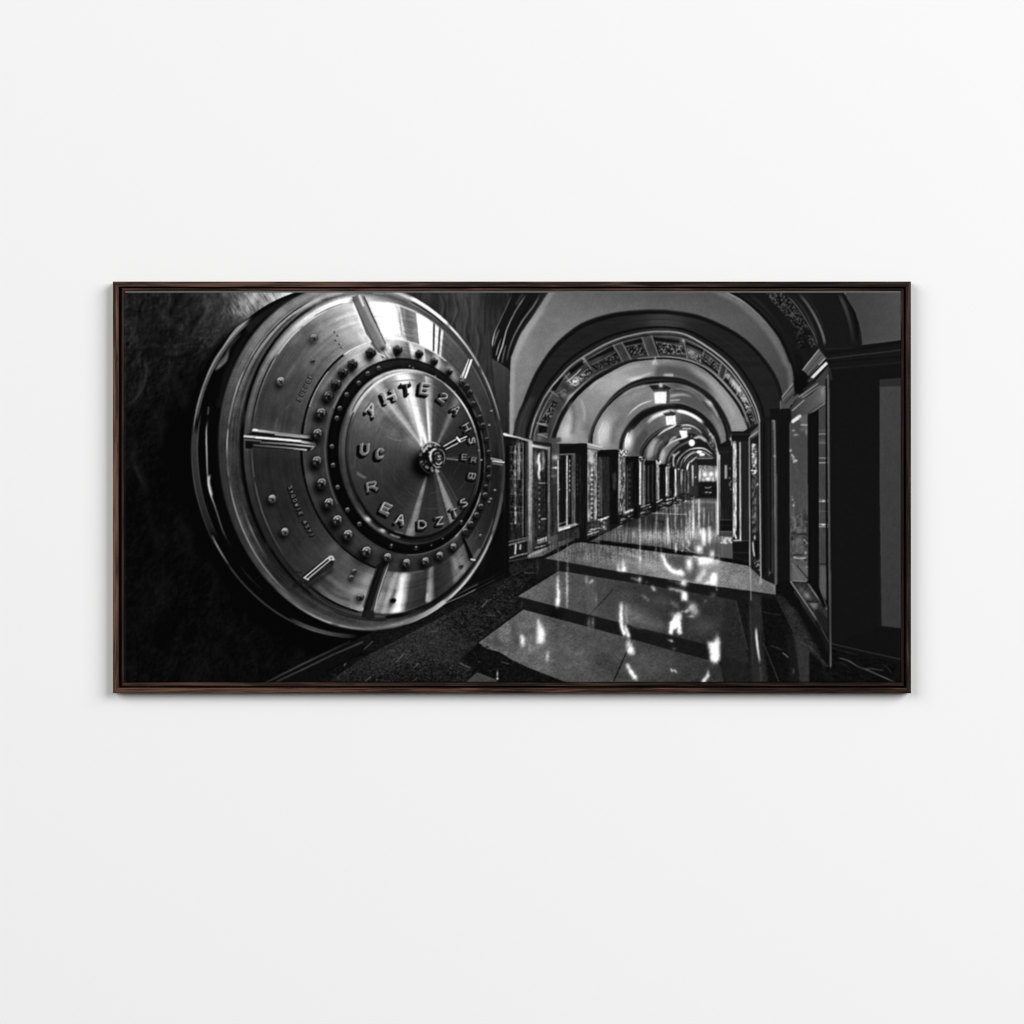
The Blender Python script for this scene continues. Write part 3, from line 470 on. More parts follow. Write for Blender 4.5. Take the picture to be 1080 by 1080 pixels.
def draw_bolts():
    for x, y in ((346.7,417.8),(338.9,436),(335,457.8),(334.4,486.7),(339.4,510)): bolt(x, y, 6.1, 36, 200, 1.17)
    for x, y in ((347,531),(356,549),(367.2,564.4),(386.7,582)): bolt(x, y, 6.1, 42, 225, 1.17)
    for x, y, r in ((408.9,587.8,4.6),(428.9,593.9,4.6),(448.9,592,4.4),(463.9,586,4.3),(478.3,576.7,3.8),(491,560.6,3.2),(496.7,552.8,3.0),(502.8,543.3,3.0),(507.2,534.4,3.0),(511.7,522.2,2.9)): bolt(x, y, r * 1.04, 54, 235, 1.1)
    for x, y, r in ((512.8,513.3,2.5),(515.6,503.3,2.6),(515.6,493.3,2.5),(515.6,476.7,2.4),(513.3,463.3,2.4),(509.4,448.9,3.2),(506,440,2.8),(499.4,426,3.2),(495.6,414.4,3.4),(492.4,408,3.4),(487.8,403,3.6)): bolt(x, y, r, 44, 165)
    for x, y, r in ((391,372,6.0),(371.7,384.4,6.0),(361.7,393.3,5.8),(354.4,405.6,6.2),(419.4,369,5.2),(442.2,373,4.6),(458.3,381,4.0),(473.9,392,3.6)):
        bolt(x, y, r, 30, 120, sh=.75); blob(x - r * .2, y + r * .8, r * .55, r * .7, 12, .9); blob(x + r * .5, y - r * .6, 1, .8, 190, .6)
    for x, y in ((399.4,388.3),(387.8,393.9),(378.3,403.9),(365.6,416),(358.3,430.6),(355.3,441),(350,471),(351.3,490.6),(356,513.9),(366.4,537.8),(379,552.8)): bolt(x, y, 2.5, 74, 210, sh=.6)
    for x, y in ((412.8,575.6),(438.9,577.8),(486.7,550.6)): blob(x, y, 2.2, 2.2, 40, .7); blob(x, y - 1, 1, .8, 190, .8); blob(x - .4, y + 1.8, 1.2, .5, 110, .6)
    for x, y, g in ((432,386,130),(435.6,387.8,120),(426,386,40),(459,396.7,130),(479.4,413.3,120),(492,431,150),(507.8,485,190),(467,568,110),(455,575,90),(448,392,50),(470,404,60),(505,475,120)): blob(x, y, 1.1, 1.0, g, .85)
    bolt(331, 356.3, 4.6, 82, 175, .6); bolt(296, 402, 4.8, 88, 215, .8); bolt(330, 380.6, 2.2, 70, 150, .5); bolt(287, 526, 4.6, 84, 225); bolt(300.4, 560.8, 4.5, 84, 225)
    bolt(380, 630, 4.2, 40, 200, .6); bolt(414.4, 633, 3.4, 24, 170, .6); bolt(373.9, 602.8, 2.6, 70, 200, .7); bolt(370.6, 609.4, 2.6, 70, 200, .7); bolt(486.7, 596.7, 2.0, 60, 180, .8); bolt(506.7, 565, 1.6, 90, 190, .4)
    for x, y in ((518.3,433.3),(516,448.3),(522,517),(516,529),(517.5,526)): blob(x, y, 1.3, 1.1, 165, .85); blob(x - .6, y + 1.6, 1.1, .9, 10, .7)

def draw_hub():
    blob(444, 493, 8, 11, 2, 1, rot=-25); blob(447, 488, 8, 10, 2, 1); blob(446, 492, 9, 10, 3, .97, rot=-30); poly([(440,482),(445,500),(452,503),(458,494)], 3, bl=1.6, al=.95)
    line([(468,473.5),(484,463.5),(492,460.5)], 4.8, 14, soft=.8); line([(467,471.4),(482,462.6)], 1.2, 205, fade=.1); line([(469,474.4),(484,466.6)], 1.2, 190, fade=.1); line([(482,461.5),(485,465.5)], 2, 235); line([(485,463.5),(492,460.4)], 1.4, 205); line([(486,466),(491,463.4)], 1.2, 150)
    blob(456, 480, 14, 14.5, 26, 1, hard=1); blob(452, 482, 11, 12.5, 12, .8, hard=1)
    for a in range(0, 360, 6):
        t = math.radians(a); v = 20 + 150 * max(0, RT[a, 3] - .35) + (30 if 60 < a < 150 else 0)
        line([(455 + 12.6 * math.cos(t), 481.5 - 13.6 * math.sin(t)), (455 + 10.6 * math.cos(t), 481.5 - 11.4 * math.sin(t))], 1.1, v, soft=.45)
    curve([(443.5,476),(447,469.5),(453,466.5),(460,467.5),(466,472)], 1.4, 165); curve([(447,476),(450,471.5),(455,469.5)], 2, 150, soft=.7); curve([(442.5,484),(444,491),(449,497),(456,500)], .9, 80, al=.7)
    for x, y, g in ((447,476,210),(450,473.5,180),(454,471,150),(460,469,130),(453.5,481,235),(453,477,200),(463,492,160),(456,496.5,160),(462,497,190),(460,496,150),(449,487,70),(467,488,150)): blob(x, y, 1.3, 1.2, g, .9)
    blob(461.5, 483, 8.3, 9.6, 30, 1, hard=1); curve([(455,488),(453.8,481),(456,475),(461,473)], 2.0, 195, soft=.7); curve([(461,473),(467,476),(469,483),(467,490)], 1.1, 110); curve([(456,489),(460,492.5),(465,492)], 1.2, 140)
    blob(462.5, 483.2, 5.4, 6.6, 12, 1, hard=1); blob(462.6, 483.4, 4.2, 5.2, 58, 1, hard=1); glyph('S', 463, 483, 3.0, 4.4, 12, 150, 210, 8, .9, .4); curve([(458,480),(460,477.6),(464,477.5)], .8, 150); curve([(459,488),(463,489.8),(467,486.5)], 1.1, 190)

def door():
    draw_backdrop(); draw_drum(); draw_rim(); draw_plate(); draw_bolt_ring(); draw_dial(); draw_struts(); draw_letters(); draw_bolts(); draw_hub()
# ---- the arcade
O1L = [(537,520),(537.3,440),(538.5,384.4),(541,372),(549.4,352),(562.6,332.8),(578,309),(590,296)]
O1R = [(740,296),(762,306),(780,315.5),(794.4,326.5),(807.8,340),(821,357.8),(831,380),(836.7,400),(837,520)]
D1 = [(541,520),(541.7,456),(546.5,436),(551.4,424.4),(559,405),(568.9,385.8),(582.5,366.5),(598,351.5),(617.5,338.9),(646.7,330),(675.8,326.8),(692,326.3),(708,327.2),(737,332.3),(766.5,344.8),(788.4,359.5),(806,378.5),(817.7,397.6),(822.8,415),(823.6,430),(824,520)]
D2 = [(558.5,520),(558.9,462),(562.2,446.7),(567.8,432),(575.6,416.7),(586.7,402),(606.7,382),(642,361.3),(672.6,352),(699,349.5),(723.5,353),(750,368.4),(770.4,385.7),(786.7,408),(796.9,428.5),(801,444),(802.6,473),(802.6,520)]
D3 = [(581,520),(581.7,467.8),(585.6,451),(592.2,435.6),(602.2,420),(615.6,406.7),(628.9,396.7),(656.3,382.7),(672.6,378.6),(699,376.6),(719.4,378.6),(735.7,383.7),(750,392),(766.3,408),(780.6,426.5),(788.7,444.8),(791,459),(791,520)]
D3b = [(585.5,520),(586,467.8),(590,451),(596.5,436.6),(606.2,422),(619,409),(632,399.3),(657.3,385.5),(672.6,381),(699,378.8),(719.4,380.6),(735,385.7),(748.5,394.5),(764,410),(777.6,428),(785.7,445.8),(788.5,459),(789,520)]
E1 = [(619.5,520),(619.6,467.2),(623,453),(627.2,443.9),(633,434),(639.5,425.6),(647,416.8),(656.4,409.2),(666,403.6),(677.8,399.4),(691,397.4),(707.8,397.8),(721,400),(735.6,406.7),(750,416.5),(762.2,432.6),(770.4,451),(772,465),(772,520)]
E2 = [(624.8,520),(625,467),(626.5,455),(631,443.6),(641,429),(657.8,414.4),(674.4,407.2),(696.7,403.9),(713.3,403.9),(730,408.9),(749.4,423.5),(758,437),(764,452),(766,468),(766,520)]
F1 = [(652.3,520),(652.8,473.3),(655.6,460),(663.3,446.7),(674.4,435.6),(687.8,428.9),(702.2,425.6),(718.9,425.6),(735.6,432.2),(749.4,444),(757,457),(760.5,472),(761,520)]
F2 = [(656.7,520),(656.9,474.4),(660.5,463),(666.7,454.4),(680,441),(696.7,433.3),(713.3,431.7),(730,437.8),(744,449),(752,461),(756,476),(757,520)]
G1 = [(674,520),(674.4,481),(677.8,470),(685.6,460),(696.7,452.2),(707.8,448.6),(718,446.2),(727.8,447),(741,453),(749,463),(754,478),(755,520)]
G2 = [(678,520),(678.4,481),(682,472),(689,463),(699,455.5),(709,451.6),(719,449.6),(728,450.4),(739,456.5),(746.5,466),(751.5,480),(752.5,520)]
H1 = [(691.5,520),(692,485.6),(695.6,474.4),(703.3,465.6),(714.4,460),(724,456.5),(733,457.2),(742,462),(750,472),(755,485),(756,520)]
K1 = [(702,520),(702.5,490),(706,479),(713,470),(722,465),(732,462.5),(741,466),(749,473),(755,481),(756,520)]
K2 = [(712,520),(712,492),(716,483),(722,476),(730,471.5),(739,471.3),(748,475),(756,482),(757,520)]
K3 = [(720,520),(720,494),(723,486),(728,480),(735,475.5),(742,475),(750,478.5),(756,484),(757,520)]

def zone(E, val, **k): poly(spl(E, 8), val, **k)
def edge(E, i, j, w, vals, dx=0, dy=0, **k):
    p = spl(E[i:j + 1]); p = [(a + dx, b + dy) for a, b in p]; n = len(p)
    line(p, w, 0, vals=list(np.interp(np.linspace(0, 1, n), np.linspace(0, 1, len(vals)), vals)), **k)
def between(E, F, val, al=1.0, bl=0):
    m1 = spl(E); m2 = spl(F); poly(m1 + m2[::-1], val, al=al, bl=bl)
def arc_mix(E, F, t):
    a, b = spl(E, 8), spl(F, 8); k = 60
    def rs(p):
        p = np.array(p); d = np.r_[0, np.cumsum(np.hypot(*np.diff(p, axis=0).T))]; s = np.linspace(0, d[-1], k)
        return np.c_[np.interp(s, d, p[:, 0]), np.interp(s, d, p[:, 1])]
    return [tuple(q) for q in rs(a) * (1 - t) + rs(b) * t]
def filigree(pts, lo, hi, s=1.3, seed=40, thr=.0):
    def f(x, y):
        n = noise(x / s, y / s, seed) + .5 * noise(x / s * 2, y / s * 2, seed + 2)
        return lo + (hi - lo) * np.clip((n - thr) * 1.7 + .38, 0, 1)
    poly(pts, f)

def streak(pts, lo, hi, sx=1.1, sy=4.0, seed=60):
    poly(pts, lambda x, y: lo + (hi - lo) * np.clip(.45 + 1.1 * noise(x / sx, y / sy, seed) + .55 * noise(x / (sx * .8), y / 1.1, seed + 3), 0, 1))

def arches():
    # mouldings of the nearest arch, left part
    poly([(519,380),(519,362),(525.6,342),(535.6,321),(543,300),(600,296),(578,309),(562,333),(549,352),(541,372),(538.5,384),(537,395)], 22)
    for p, w, v in (([(519.2,368),(519.6,360),(522.5,349),(525.6,342),(535.6,321),(541,308)], 1.1, [150,190,120,90,70,60]), ([(524.6,384),(526,376),(530,364.4),(534.4,347.8),(542,331),(549.4,319),(557,308)], 1.3, [200,170,180,130,110,120,90]),
                    ([(520.5,366),(523,356),(527,346)], 2.0, [60,90,60]), ([(523,376),(525,368),(529,355)], 1.0, [120,150,60]), ([(534,384),(536,372),(541,357),(550,340),(563,322),(571,308)], 1.6, [60,66,90,110,100,80]), ([(529,385),(531,374),(534,362)], 1.6, [50,90,60]), ([(537,392),(539,374),(546,356)], 1.4, [10,10,20]), ([(545,340),(555,326),(565,310)], 1.4, [10,14,14])):
        curve(p, w, 0, vals=v)
    curve([(544,322),(552,309)], 3, 48, soft=1.2)
    poly([(518,378),(537,390),(537,462),(531,455),(524,420)], lambda x, y: 62 - .35 * (y - 380) + 8 * fbm(x / 3, y / 22, 51), bl=.5)
    line([(519,378.5),(535,389)], .8, 76, al=.7)
    # arch to the right of the first ceiling: mouldings and frieze
    R0 = [(740,296)] + O1R[1:-1] + [(838,440),(880,440),(871,366),(870,355),(862,339),(852,322),(842,311),(836,296)]
    poly(R0, 24)
    poly([(830,296),(842,311),(852,322),(862,339),(869,355.6),(871,368),(912,368),(909,351),(903,330.7),(892,312),(884,296)], lambda x, y: 24 + 6 * np.exp(-((x - 845) / 10) ** 2))
    for p, w, v in (([(771,308),(785,316),(797,326.5),(811,340),(824.5,358),(834,380),(840,398)], 3.0, [30,20,16,14,14,14]), ([(778,309),(800,325),(818,346),(832,374)], 1.0, [44,40,42,34]), ([(790,309),(812,330),(830,356)], 3, [34,32,24]),
        ([(827.8,309),(841,323.3),(852.2,341),(860,355.6),(862.8,366)], 1.1, [96,90,84,90,84]), ([(842,309),(852,321),(862,338),(868.5,355),(870,365)], 2.6, [64,78,92,90,70]), ([(848,309),(858,322),(866,338),(872,356)], 1, [34,38,40,30]), ([(833,309),(846,324),(856,342),(863,360)], 2.2, [30,40,46,40]),
        ([(884,308),(891,323),(896,338),(899,353),(901,366)], 3.6, [50,54,44,34,28]), ([(890,308),(898,324),(903,340),(905,364)], 3.6, [16,16,16,16]), ([(900,312),(906,335),(908,362)], 1.2, [40,36,34])):
        curve(p, w, 0, vals=v)
    filigree([(806,308),(826,308),(840,324),(851,341),(858,356),(862,366),(856,367),(846,352),(838,344),(829,333),(815,318)], 14, 78, 1.5, 41, -.02)
    filigree([(838,344),(846,350),(849,368),(842,368)], 16, 52, 1.4, 43, .1)
    poly([(846,344),(852,346),(859,362),(853,372),(848,360)], 18, bl=1, al=.8); filigree([(850,354),(855,352),(862,366),(856,367)], 20, 80, 1.2, 42, .05)
    poly([(812,316),(832,340),(840,352),(838,360),(826,346),(808,320)], 22, bl=1.2, al=.55)
    # ceiling beyond, right edge of the print
    poly([(890,296),(960,296),(960,357),(909.5,363.5),(908.5,351),(903.5,331),(893,314)], lambda x, y: 62 + .25 * (x - 905) + 1.5 * noise(x * 1.2, y * 1.2, 3))
    line([(909,363.6),(951,358.2)], .8, 82, al=.5)

    # first vault
    zone(O1L + O1R, lambda x, y: 104 - .16 * np.clip(x - 590, 0, 190) - .30 * np.maximum(x - 780, 0) + 10 * np.clip((450 - y) / 90, 0, 1) - 12 * np.clip((336 - y) / 25, 0, 1) + 2.5 * noise((x + y) * .9, (x - y) * .35, 61) - 26 * np.exp(-((x - 560) / 30) ** 2) * np.clip((395 - y) / 60, 0, 1) * 0)
    between(O1L, [(541,520),(541.5,440),(543,390),(546,376),(554,357),(567,337),(582,313),(596,296)], 150, al=.6, bl=1.2)
    poly([(575,296),(735,296),(700,322),(640,326),(590,350),(566,380),(560,350)], 72, al=.3, bl=7)
    E = spl(O1R); between(O1R, [(736,300),(758,311),(776,320.5),(790,331.5),(803,345),(816,363),(826,384),(831.5,404),(832,520)], 112, al=.62, bl=1.5)
    edge(O1R, 1, 7, 1.1, [130,150,120,110,96,80,90]); edge(O1R, 1, 7, 2.4, [14,14,14], dx=2.8, dy=-1.2)
    # dark arch
    zone(D1, lambda x, y: 32 + 20 * np.exp(-((x - 702) / 30) ** 2) * np.clip((372 - y) / 40, 0, 1) + 5 * noise(x / 30, y / 2, 5))
    edge(D1, 1, 20, 3.6, [30,24,20,18,16,16,16,18,18,16,18,18,18], dx=1, dy=3); edge(D1, 1, 20, 1.0, [80,60,50,40,40,46,44,40,40,36,34], al=.6)
    poly(spl([(543,462),(548,440),(556,424),(560,418)]) + [(564,420),(556,440),(553,462)], 60, bl=1.2, al=.7)
    poly([(686,336),(716,336),(722,344),(684,343)], 58, bl=2.4, al=.8); blob(701, 344.8, 9, 1.1, 130, .85); blob(704, 338, 14, 1.2, 70, .6); blob(702, 333, 12, 2, 62, .5)
    edge(arc(D1, D2, .80), 1, 58, 2.2, [16, 14, 12, 14, 16]); edge(arc(D1, D2, .45), 2, 57, 1.2, [44, 34, 26, 30, 40, 30, 26], al=.6)
    # ornate band
    zone(D2, lambda x, y: 58 + 26 * noise(x / 7, y / 7, 6))
    edge(D2, 1, 17, 1.5, [120,150,110,130,160,120,140,130,130,160,170,150,150,150,170,130,110]); edge(arc(D2, D3, .12), 1, 58, 1.0, [30,26,24,20,22,30,16,20,18,20]); edge(arc(D2, D3, .20), 1, 58, 1.1, [90,110,120,90,130,100,70,90,160,150,120,100,90])
    edge(arc(D2, D3, .93), 1, 58, 1.6, [60,70,90,100,60,70,60,120,90,70,60]); 
    band1 = arc(D2, D3, .30); band2 = arc(D2, D3, .84)
    i1, i2 = spl(band1, 1), spl(band2, 1)
    def seg(a, b, lo, hi, s=1.2, sd=70, c=.0):
        n1 = [i1[int(round(t))] for t in np.linspace(a, b, 8)]; n2 = [i2[int(round(t))] for t in np.linspace(b, a, 8)]
        poly(n1 + n2, 16, bl=.2); m1 = [tuple(np.array(p) * .86 + np.array(q) * .14) for p, q in zip(n1, n2[::-1])]; m2 = [tuple(np.array(p) * .18 + np.array(q) * .82) for p, q in zip(n1, n2[::-1])]
        filigree(m1 + m2[::-1], lo, hi, s, sd, c); line(m1, .9, hi * .8); 
        line([n1[0], n2[-1]], 1.6, 105); line([n1[-1], n2[0]], 1.6, 105)
    for a, b, lo, hi, sd in ((36.6,40.2,26,120,77),(40.6,43.6,24,120,78),(43.9,47,50,190,79),(47.3,50,24,120,80),(50.3,55,24,100,81)): seg(a, b, lo, hi, 1.25, sd)
    for q in ([(618.5,379.6),(646,364.8),(648,369.3),(620.7,381)], [(656.3,361.9),(677,356.7),(678.5,361),(657.8,364.8)], [(688.9,355.2),(720,359.6),(720.7,362),(690.4,359)], [(723,360.4),(742,368.5),(742,371.5),(723.7,363.3)], [(600,391),(614,380.6),(616,384),(602,395)], [(582,410),(592,398),(594,400),(585,413)], [(568.3,448.9),(576.7,447.8),(576.7,455.6),(567.8,456.7)]): poly(q, 16, bl=.2)
    for i, (q, lo, hi) in enumerate((([(624.4,384.8),(648.9,371.5),(657,381.9),(631,389.3)], 22, 84), ([(660,365.6),(674.8,362.6),(682.2,373.7),(667.4,376)], 22, 100), ([(691.9,360.4),(721.5,364.8),(723,374.4),(695.6,373)], 24, 130), ([(724.4,367),(742,375.5),(740,384),(726,375.2)], 30, 140),
                                     ([(600,402.2),(620,388.9),(624.4,394.4),(607.8,407.8)], 26, 150), ([(587.8,415.6),(595.6,410),(600,413.3),(593.3,421)], 24, 120), ([(570,443.3),(582.2,424.4),(587.8,426.7),(578.9,446.7)], 20, 110))):
        c = (sum(p[0] for p in q) / 4, sum(p[1] for p in q) / 4); poly([(c[0] + (p[0] - c[0]) * 1.1, c[1] + (p[1] - c[1]) * 1.2) for p in q], 18, bl=.2)
        filigree(q, lo, hi, 1.5, 70 + i, .05); line([q[0], q[1]], .9, 120, al=.8); line([q[2], q[3]], .8, 90, al=.7)
    for p in ([(616,378),(623,389)], [(647,364),(658,383)], [(656,361),(666,380)], [(677,356),(684,375)], [(687,354),(695,376)], [(721,358),(725,378)], [(596,396),(603,405)], [(580,412),(589,418)], [(567,446),(578,449)], [(567,458),(577,458)]): line(p, 1.3, 112, al=.9)
    blob(562+199-43, 360, 1.5, 4, 120, .5); blob(615.5, 378.5, 1.4, 1.2, 190, .7); blob(720.5, 359.5, 1.2, 1.8, 190, .7)
    for x, y, rx, ry, v, r in ((604.5,404,4,3.4,200,0),(594,416,4.5,4,110,30),(774,404,2.4,5,235,-35),(779,410,2,5,225,-30),(768,396,3,2,170,40),(784,420,1.6,3,170,-20),(729,372,5,4,140,25),(569,462,3,3,110,0),(574,447,4,1.2,150,0)): blob(x, y, rx, ry, v, .75, rot=r)
    filigree([(600,402),(608,397),(612,401),(606,407)], 60, 220, 1.5, 90, -.1); curve([(596,404),(606,396),(614,388)], 1.3, 190, al=.8)
    for v in ((566.5,446),(568,458)): line([v, (v[0] + 9, v[1] + 3)], 1.2, 130)
    between(D3, D3b, 20, bl=.2); edge(D3, 1, 8, 2.8, [18,16,14,16,20,30,24], dx=1.5, dy=.6)
    edge(D3, 3, 6, 1.5, [60,150,110,60], dx=-1, dy=-.6); blob(601, 418, 5, 1.8, 150, .8, rot=-48); edge(D3, 8, 15, 1.0, [120,150,160,140,150,130], dy=-.4)

    # second vault
    zone(D3b, lambda x, y: 116 + 30 * np.exp(-((x - 650) / 26) ** 2 - ((y - 405) / 14) ** 2) + 6 * noise((x + y) / 2, (x - y) / 2, 62) - 14 * np.clip((x - 700) / 20, 0, 1) + 22 * np.clip((x - 740) / 20, 0, 1) + 12 * np.clip((y - 440) / 30, 0, 1) * (x < 640))
    poly([(588,462),(593,445),(603,424),(608,436),(610,450),(604,464)], 150, bl=2.2, al=.6); poly([(596,455),(602,430),(604,444),(601,464)], 172, bl=1.6, al=.5); curve([(602,424),(606,440),(603,462)], 5, 82, soft=2.5, al=.7); curve([(612,420),(616,432),(616,446)], 2.0, 165, soft=1.2, al=.6); blob(620,452,5,12,82,.5)
    poly([(700,384),(722,388),(742,402),(756,420),(747,412),(730,402),(712,396),(700,395)], 70, bl=2, al=.8); poly([(720,382),(738,391),(756,408),(768,428),(764,420),(748,402)], 130, bl=1.5, al=.5)
    curve([(621,412),(628,404),(640,399)], 1.8, 165, soft=1, al=.7); blob(671, 399.5, 8, 2.4, 225, .8, rot=-8); curve([(664,402),(676,397),(688,393)], 2.0, 190, al=.7, soft=.9); blob(690,382,1.8,3,210,.7, rot=25); line([(691,377),(693,384)], 1.2, 150)
    for i in range(7): blob(700.5 + i * 1.5, 395.6, .55, 1.6, 215, .85)
    poly([(693,386),(700,384),(701,396),(690,397)], 64, bl=1.6, al=.7)
    poly([(776,440),(786,440),(789,455),(789,458),(772,458)], 128, bl=1.5, al=.6); 
    # arch 2
    zone(E1, 24); edge(E1, 1, 17, 1.2, [110,90,60,60,50,44,40,40,44,60,60,70]); edge(arc(E1, E2, .5), 2, 55, 1.4, [70,60,54,60,44,30,30,44,36])
    edge(arc(E1, E2, .8), 2, 30, 1.0, [12,10,12]); edge(E2, 2, 4, 2.6, [190,230,100], dx=1, dy=1.0, al=.9)
    zone(E2, lambda x, y: 104 + 40 * np.exp(-((x - 640) / 12) ** 2 - ((y - 455) / 18) ** 2) + 5 * noise((x + y) / 2, (x - y) / 2, 63) - 22 * np.clip((x - 700) / 10, 0, 1) * np.clip((450 - y) / 20, 0, 1))
    blob(636, 458, 6.5, 15, 172, .7, rot=10); blob(633, 466, 4, 6, 190, .4); curve([(633,470),(632,456),(637,444)], 1.3, 200, al=.6); curve([(641,466),(642,452),(639,444)], 1.2, 190, al=.5); blob(652, 443, 3, 5, 140, .5, rot=-20); curve([(646,470),(648,452),(656,440)], 7, 78, al=.6, soft=3); blob(668, 418, 16, 5, 128, .6, rot=-28)
    curve([(661,440),(668,432),(677,426),(690,421.5)], 1.3, 0, vals=[120,190,210,160]); curve([(706,412.5),(722,412.5),(738,420),(752,436)], 1.2, 50, al=.9); curve([(705,418),(720,416),(731,419)], 2.4, 0, vals=[170,150,90], soft=1, al=.8); curve([(706,422.5),(718,421.5)], 1.4, 180, al=.7, soft=.8); curve([(710,409),(728,413),(744,425)], 2.4, 110, al=.6)
    blob(748.5, 425, 3.4, 1.8, 235, .9, rot=45); curve([(742,421),(752,430),(758,442)], 1.4, 150, al=.7); curve([(750,436),(758,450),(763,468)], 2, 112, soft=1)
    # arch 3
    zone(F1, 24); edge(F1, 1, 12, 1.0, [60,60,50,46,90,110,100,80,60,60,60]); edge(arc(F1, F2, .55), 3, 55, 1.4, [14,12,14,20,30,26,20]); edge(F2, 2, 3, 2, [140, 200], dx=.6)
    zone(F2, lambda x, y: 88 + 6 * noise(x / 2, y / 2, 64) - 20 * np.clip((x - 712) / 10, 0, 1))
    curve([(682,447),(690,440),(703,434.8),(712,433)], 3.2, 0, vals=[120,190,240,200], soft=1); curve([(712,433),(722,434.5),(734,440),(743,447)], 3.0, 0, vals=[235,250,240,180], soft=.8); curve([(745,450),(751,461),(753,474)], 1.2, 130)
    blob(663, 466, 4.2, 10, 205, .9, rot=14); curve([(660,474),(660,464),(663,455)], 1.2, 240); blob(673, 458, 4, 7, 110, .7, rot=20); poly([(668,480),(671,462),(680,452),(684,456),(677,470),(675,480)], 66, bl=1.4, al=.8)
    curve([(728,440),(741,450),(749,463)], 2.4, 50, al=.7); curve([(713,444),(730,446),(741,452)], 2, 52, al=.7)
    # arch 4 and the ones beyond
    zone(G1, 26); edge(arc(G1, G2, .35), 3, 56, 1.0, [60,60,80,120,60,50,60,50]); zone(G2, lambda x, y: 62 + 14 * noise(x / 2.2, y / 2.2, 65))
    curve([(692,461),(700,454.6),(709,450.4),(714,447)], 1.6, 0, vals=[130,220,235,240], soft=.6); curve([(716,449),(726,448.4),(735,452),(742,459)], 1.6, 0, vals=[180,220,150,120], soft=.7); curve([(719,452),(730,452)], 1.2, 200); curve([(684,484),(686,472),(694,462)], 5.5, 150, al=.7, soft=2); blob(688, 474, 3, 8, 175, .6, rot=12); curve([(691,480),(694,470),(700,464)], 2.6, 110, al=.7)
    zone(H1, 28); edge(H1, 1, 10, 1.0, [60,50,60,60,60,100,120,60,60]); poly(spl([(695,488),(697,477),(705,468),(714,463)]) + [(718,468),(709,473),(703,482),(701,490)], 100, bl=.7); blob(698.5, 481, 2.2, 8, 190, .8, rot=10); curve([(705,468.5),(709,463),(714,460.5)], 2, 165, soft=1)
    curve([(700,474),(709,466),(720,462),(725,460.5)], 1.5, 0, vals=[120,200,240,230], soft=.6); curve([(731,463),(738,461),(746,466)], 2.6, 170, soft=1)
    zone(K1, 26); curve([(704,490),(708,479),(716,471),(726,466),(730,465)], 2.0, 88, soft=.8); curve([(710,492),(711,482),(718,475)], 1.5, 165, soft=.6); blob(710.5, 480, 1.6, 1.4, 210, .8)
    zone(K2, 30); curve([(713,494),(716,484),(724,476),(732,473),(742,473),(750,478),(756,484)], 1.3, 0, vals=[140,150,120,170,235,215,130,160]); curve([(717,496),(720,485),(728,478),(734,475.5)], 1.1, 130)
    zone(K3, 40); curve([(724.5,497),(726,490),(731,485),(736,481)], 1.8, 0, vals=[235,230,170,110]); curve([(719,492),(724,483),(731,478),(740,476),(748,480),(755,486)], 1.2, 0, vals=[110,190,150,130,150,170]); curve([(721,494),(725,486),(732,481)], 1.2, 60)
    for x, y, g in ((749,458,210),(752,461,190),(750,465,90),(752,470,170),(755,474,210),(756.5,478,180),(749.5,467,160),(705,490,190),(706,493,120),(710.5,491,190),(716,495,220),(719.5,496,190),(722,498,200),(727,498,170),(708,489,70),(713,494,90),(703,492,40),(712,497,30)): blob(x, y, 1.1, 1.2, g, .85)
    curve([(748,455),(753,462),(756,472),(757.5,480)], 1.0, 160); curve([(751,466),(754,473),(755,476)], 1.0, 30)
    # lanterns
    poly([(684.5,406.5),(700,405.5),(708,409),(704,413),(690,413.5)], 26); blob(697, 406.5, 2.2, 2.2, 215, .9); line([(690,411.5),(705,411.5)], 1.2, 60); poly([(690,413.5),(703,413),(702.6,425.4),(690.5,425.8)], lambda x, y: 222 + 50 * noise(x / 1.6, y / 2, 7)); poly([(689.6,413),(704,412.6),(703.4,416),(690,416.4)], 190, bl=.6, al=.6); line([(696.4,415),(696.4,425)], .7, 170, al=.6); line([(690.3,414),(690.6,425.6)], .7, 120, al=.7); line([(690.5,425.6),(702.8,425.2)], .7, 120, al=.7); poly([(703,413),(706.5,412),(706,425),(702.8,425.4)], 60); line([(690.6,418),(702,417.5)], .8, 205); blob(699, 417, 2, 2, 255, .7); poly([(697,426),(712,426),(712,428),(697,428)], 50, al=.6)
    poly([(699,436),(707,432.5),(713,436),(711,438.5),(702,438.5)], 34); blob(706,433.5,1.6,1.2,130,.7); poly([(702,439),(712.4,438.2),(713,447.5),(702.8,448.2)], lambda x, y: 218 + 60 * noise(x / 1.4, y / 1.6, 8)); line([(707.6,439),(708,447)], .6, 160, al=.6); blob(706,444,2,1.6,255,.8); blob(705,441,.8,.8,120,.7); blob(709,441,.8,.8,120,.7)
    poly([(716.5,454.2),(724.6,454),(725.6,460.5),(719,461.4)], 243); line([(716,453),(726,453.4)], 1, 70); blob(725, 457.5, 1, 2.5, 90, .6)
    blob(729.7, 467, 3.1, 3.5, 250, 1, hard=1); blob(729.5, 460.5, 1.8, 1.3, 40, .9); blob(729.5, 459.8, .6, .6, 190, .8); blob(737.6, 476.6, 2.7, 1.7, 245, 1, hard=1); blob(740.6, 479.4, 2.9, 1.5, 240, 1, hard=1); rect(737, 481, 751, 483, 70, bl=.4)

def arc(E, F, t): return arc_mix(E, F, t)

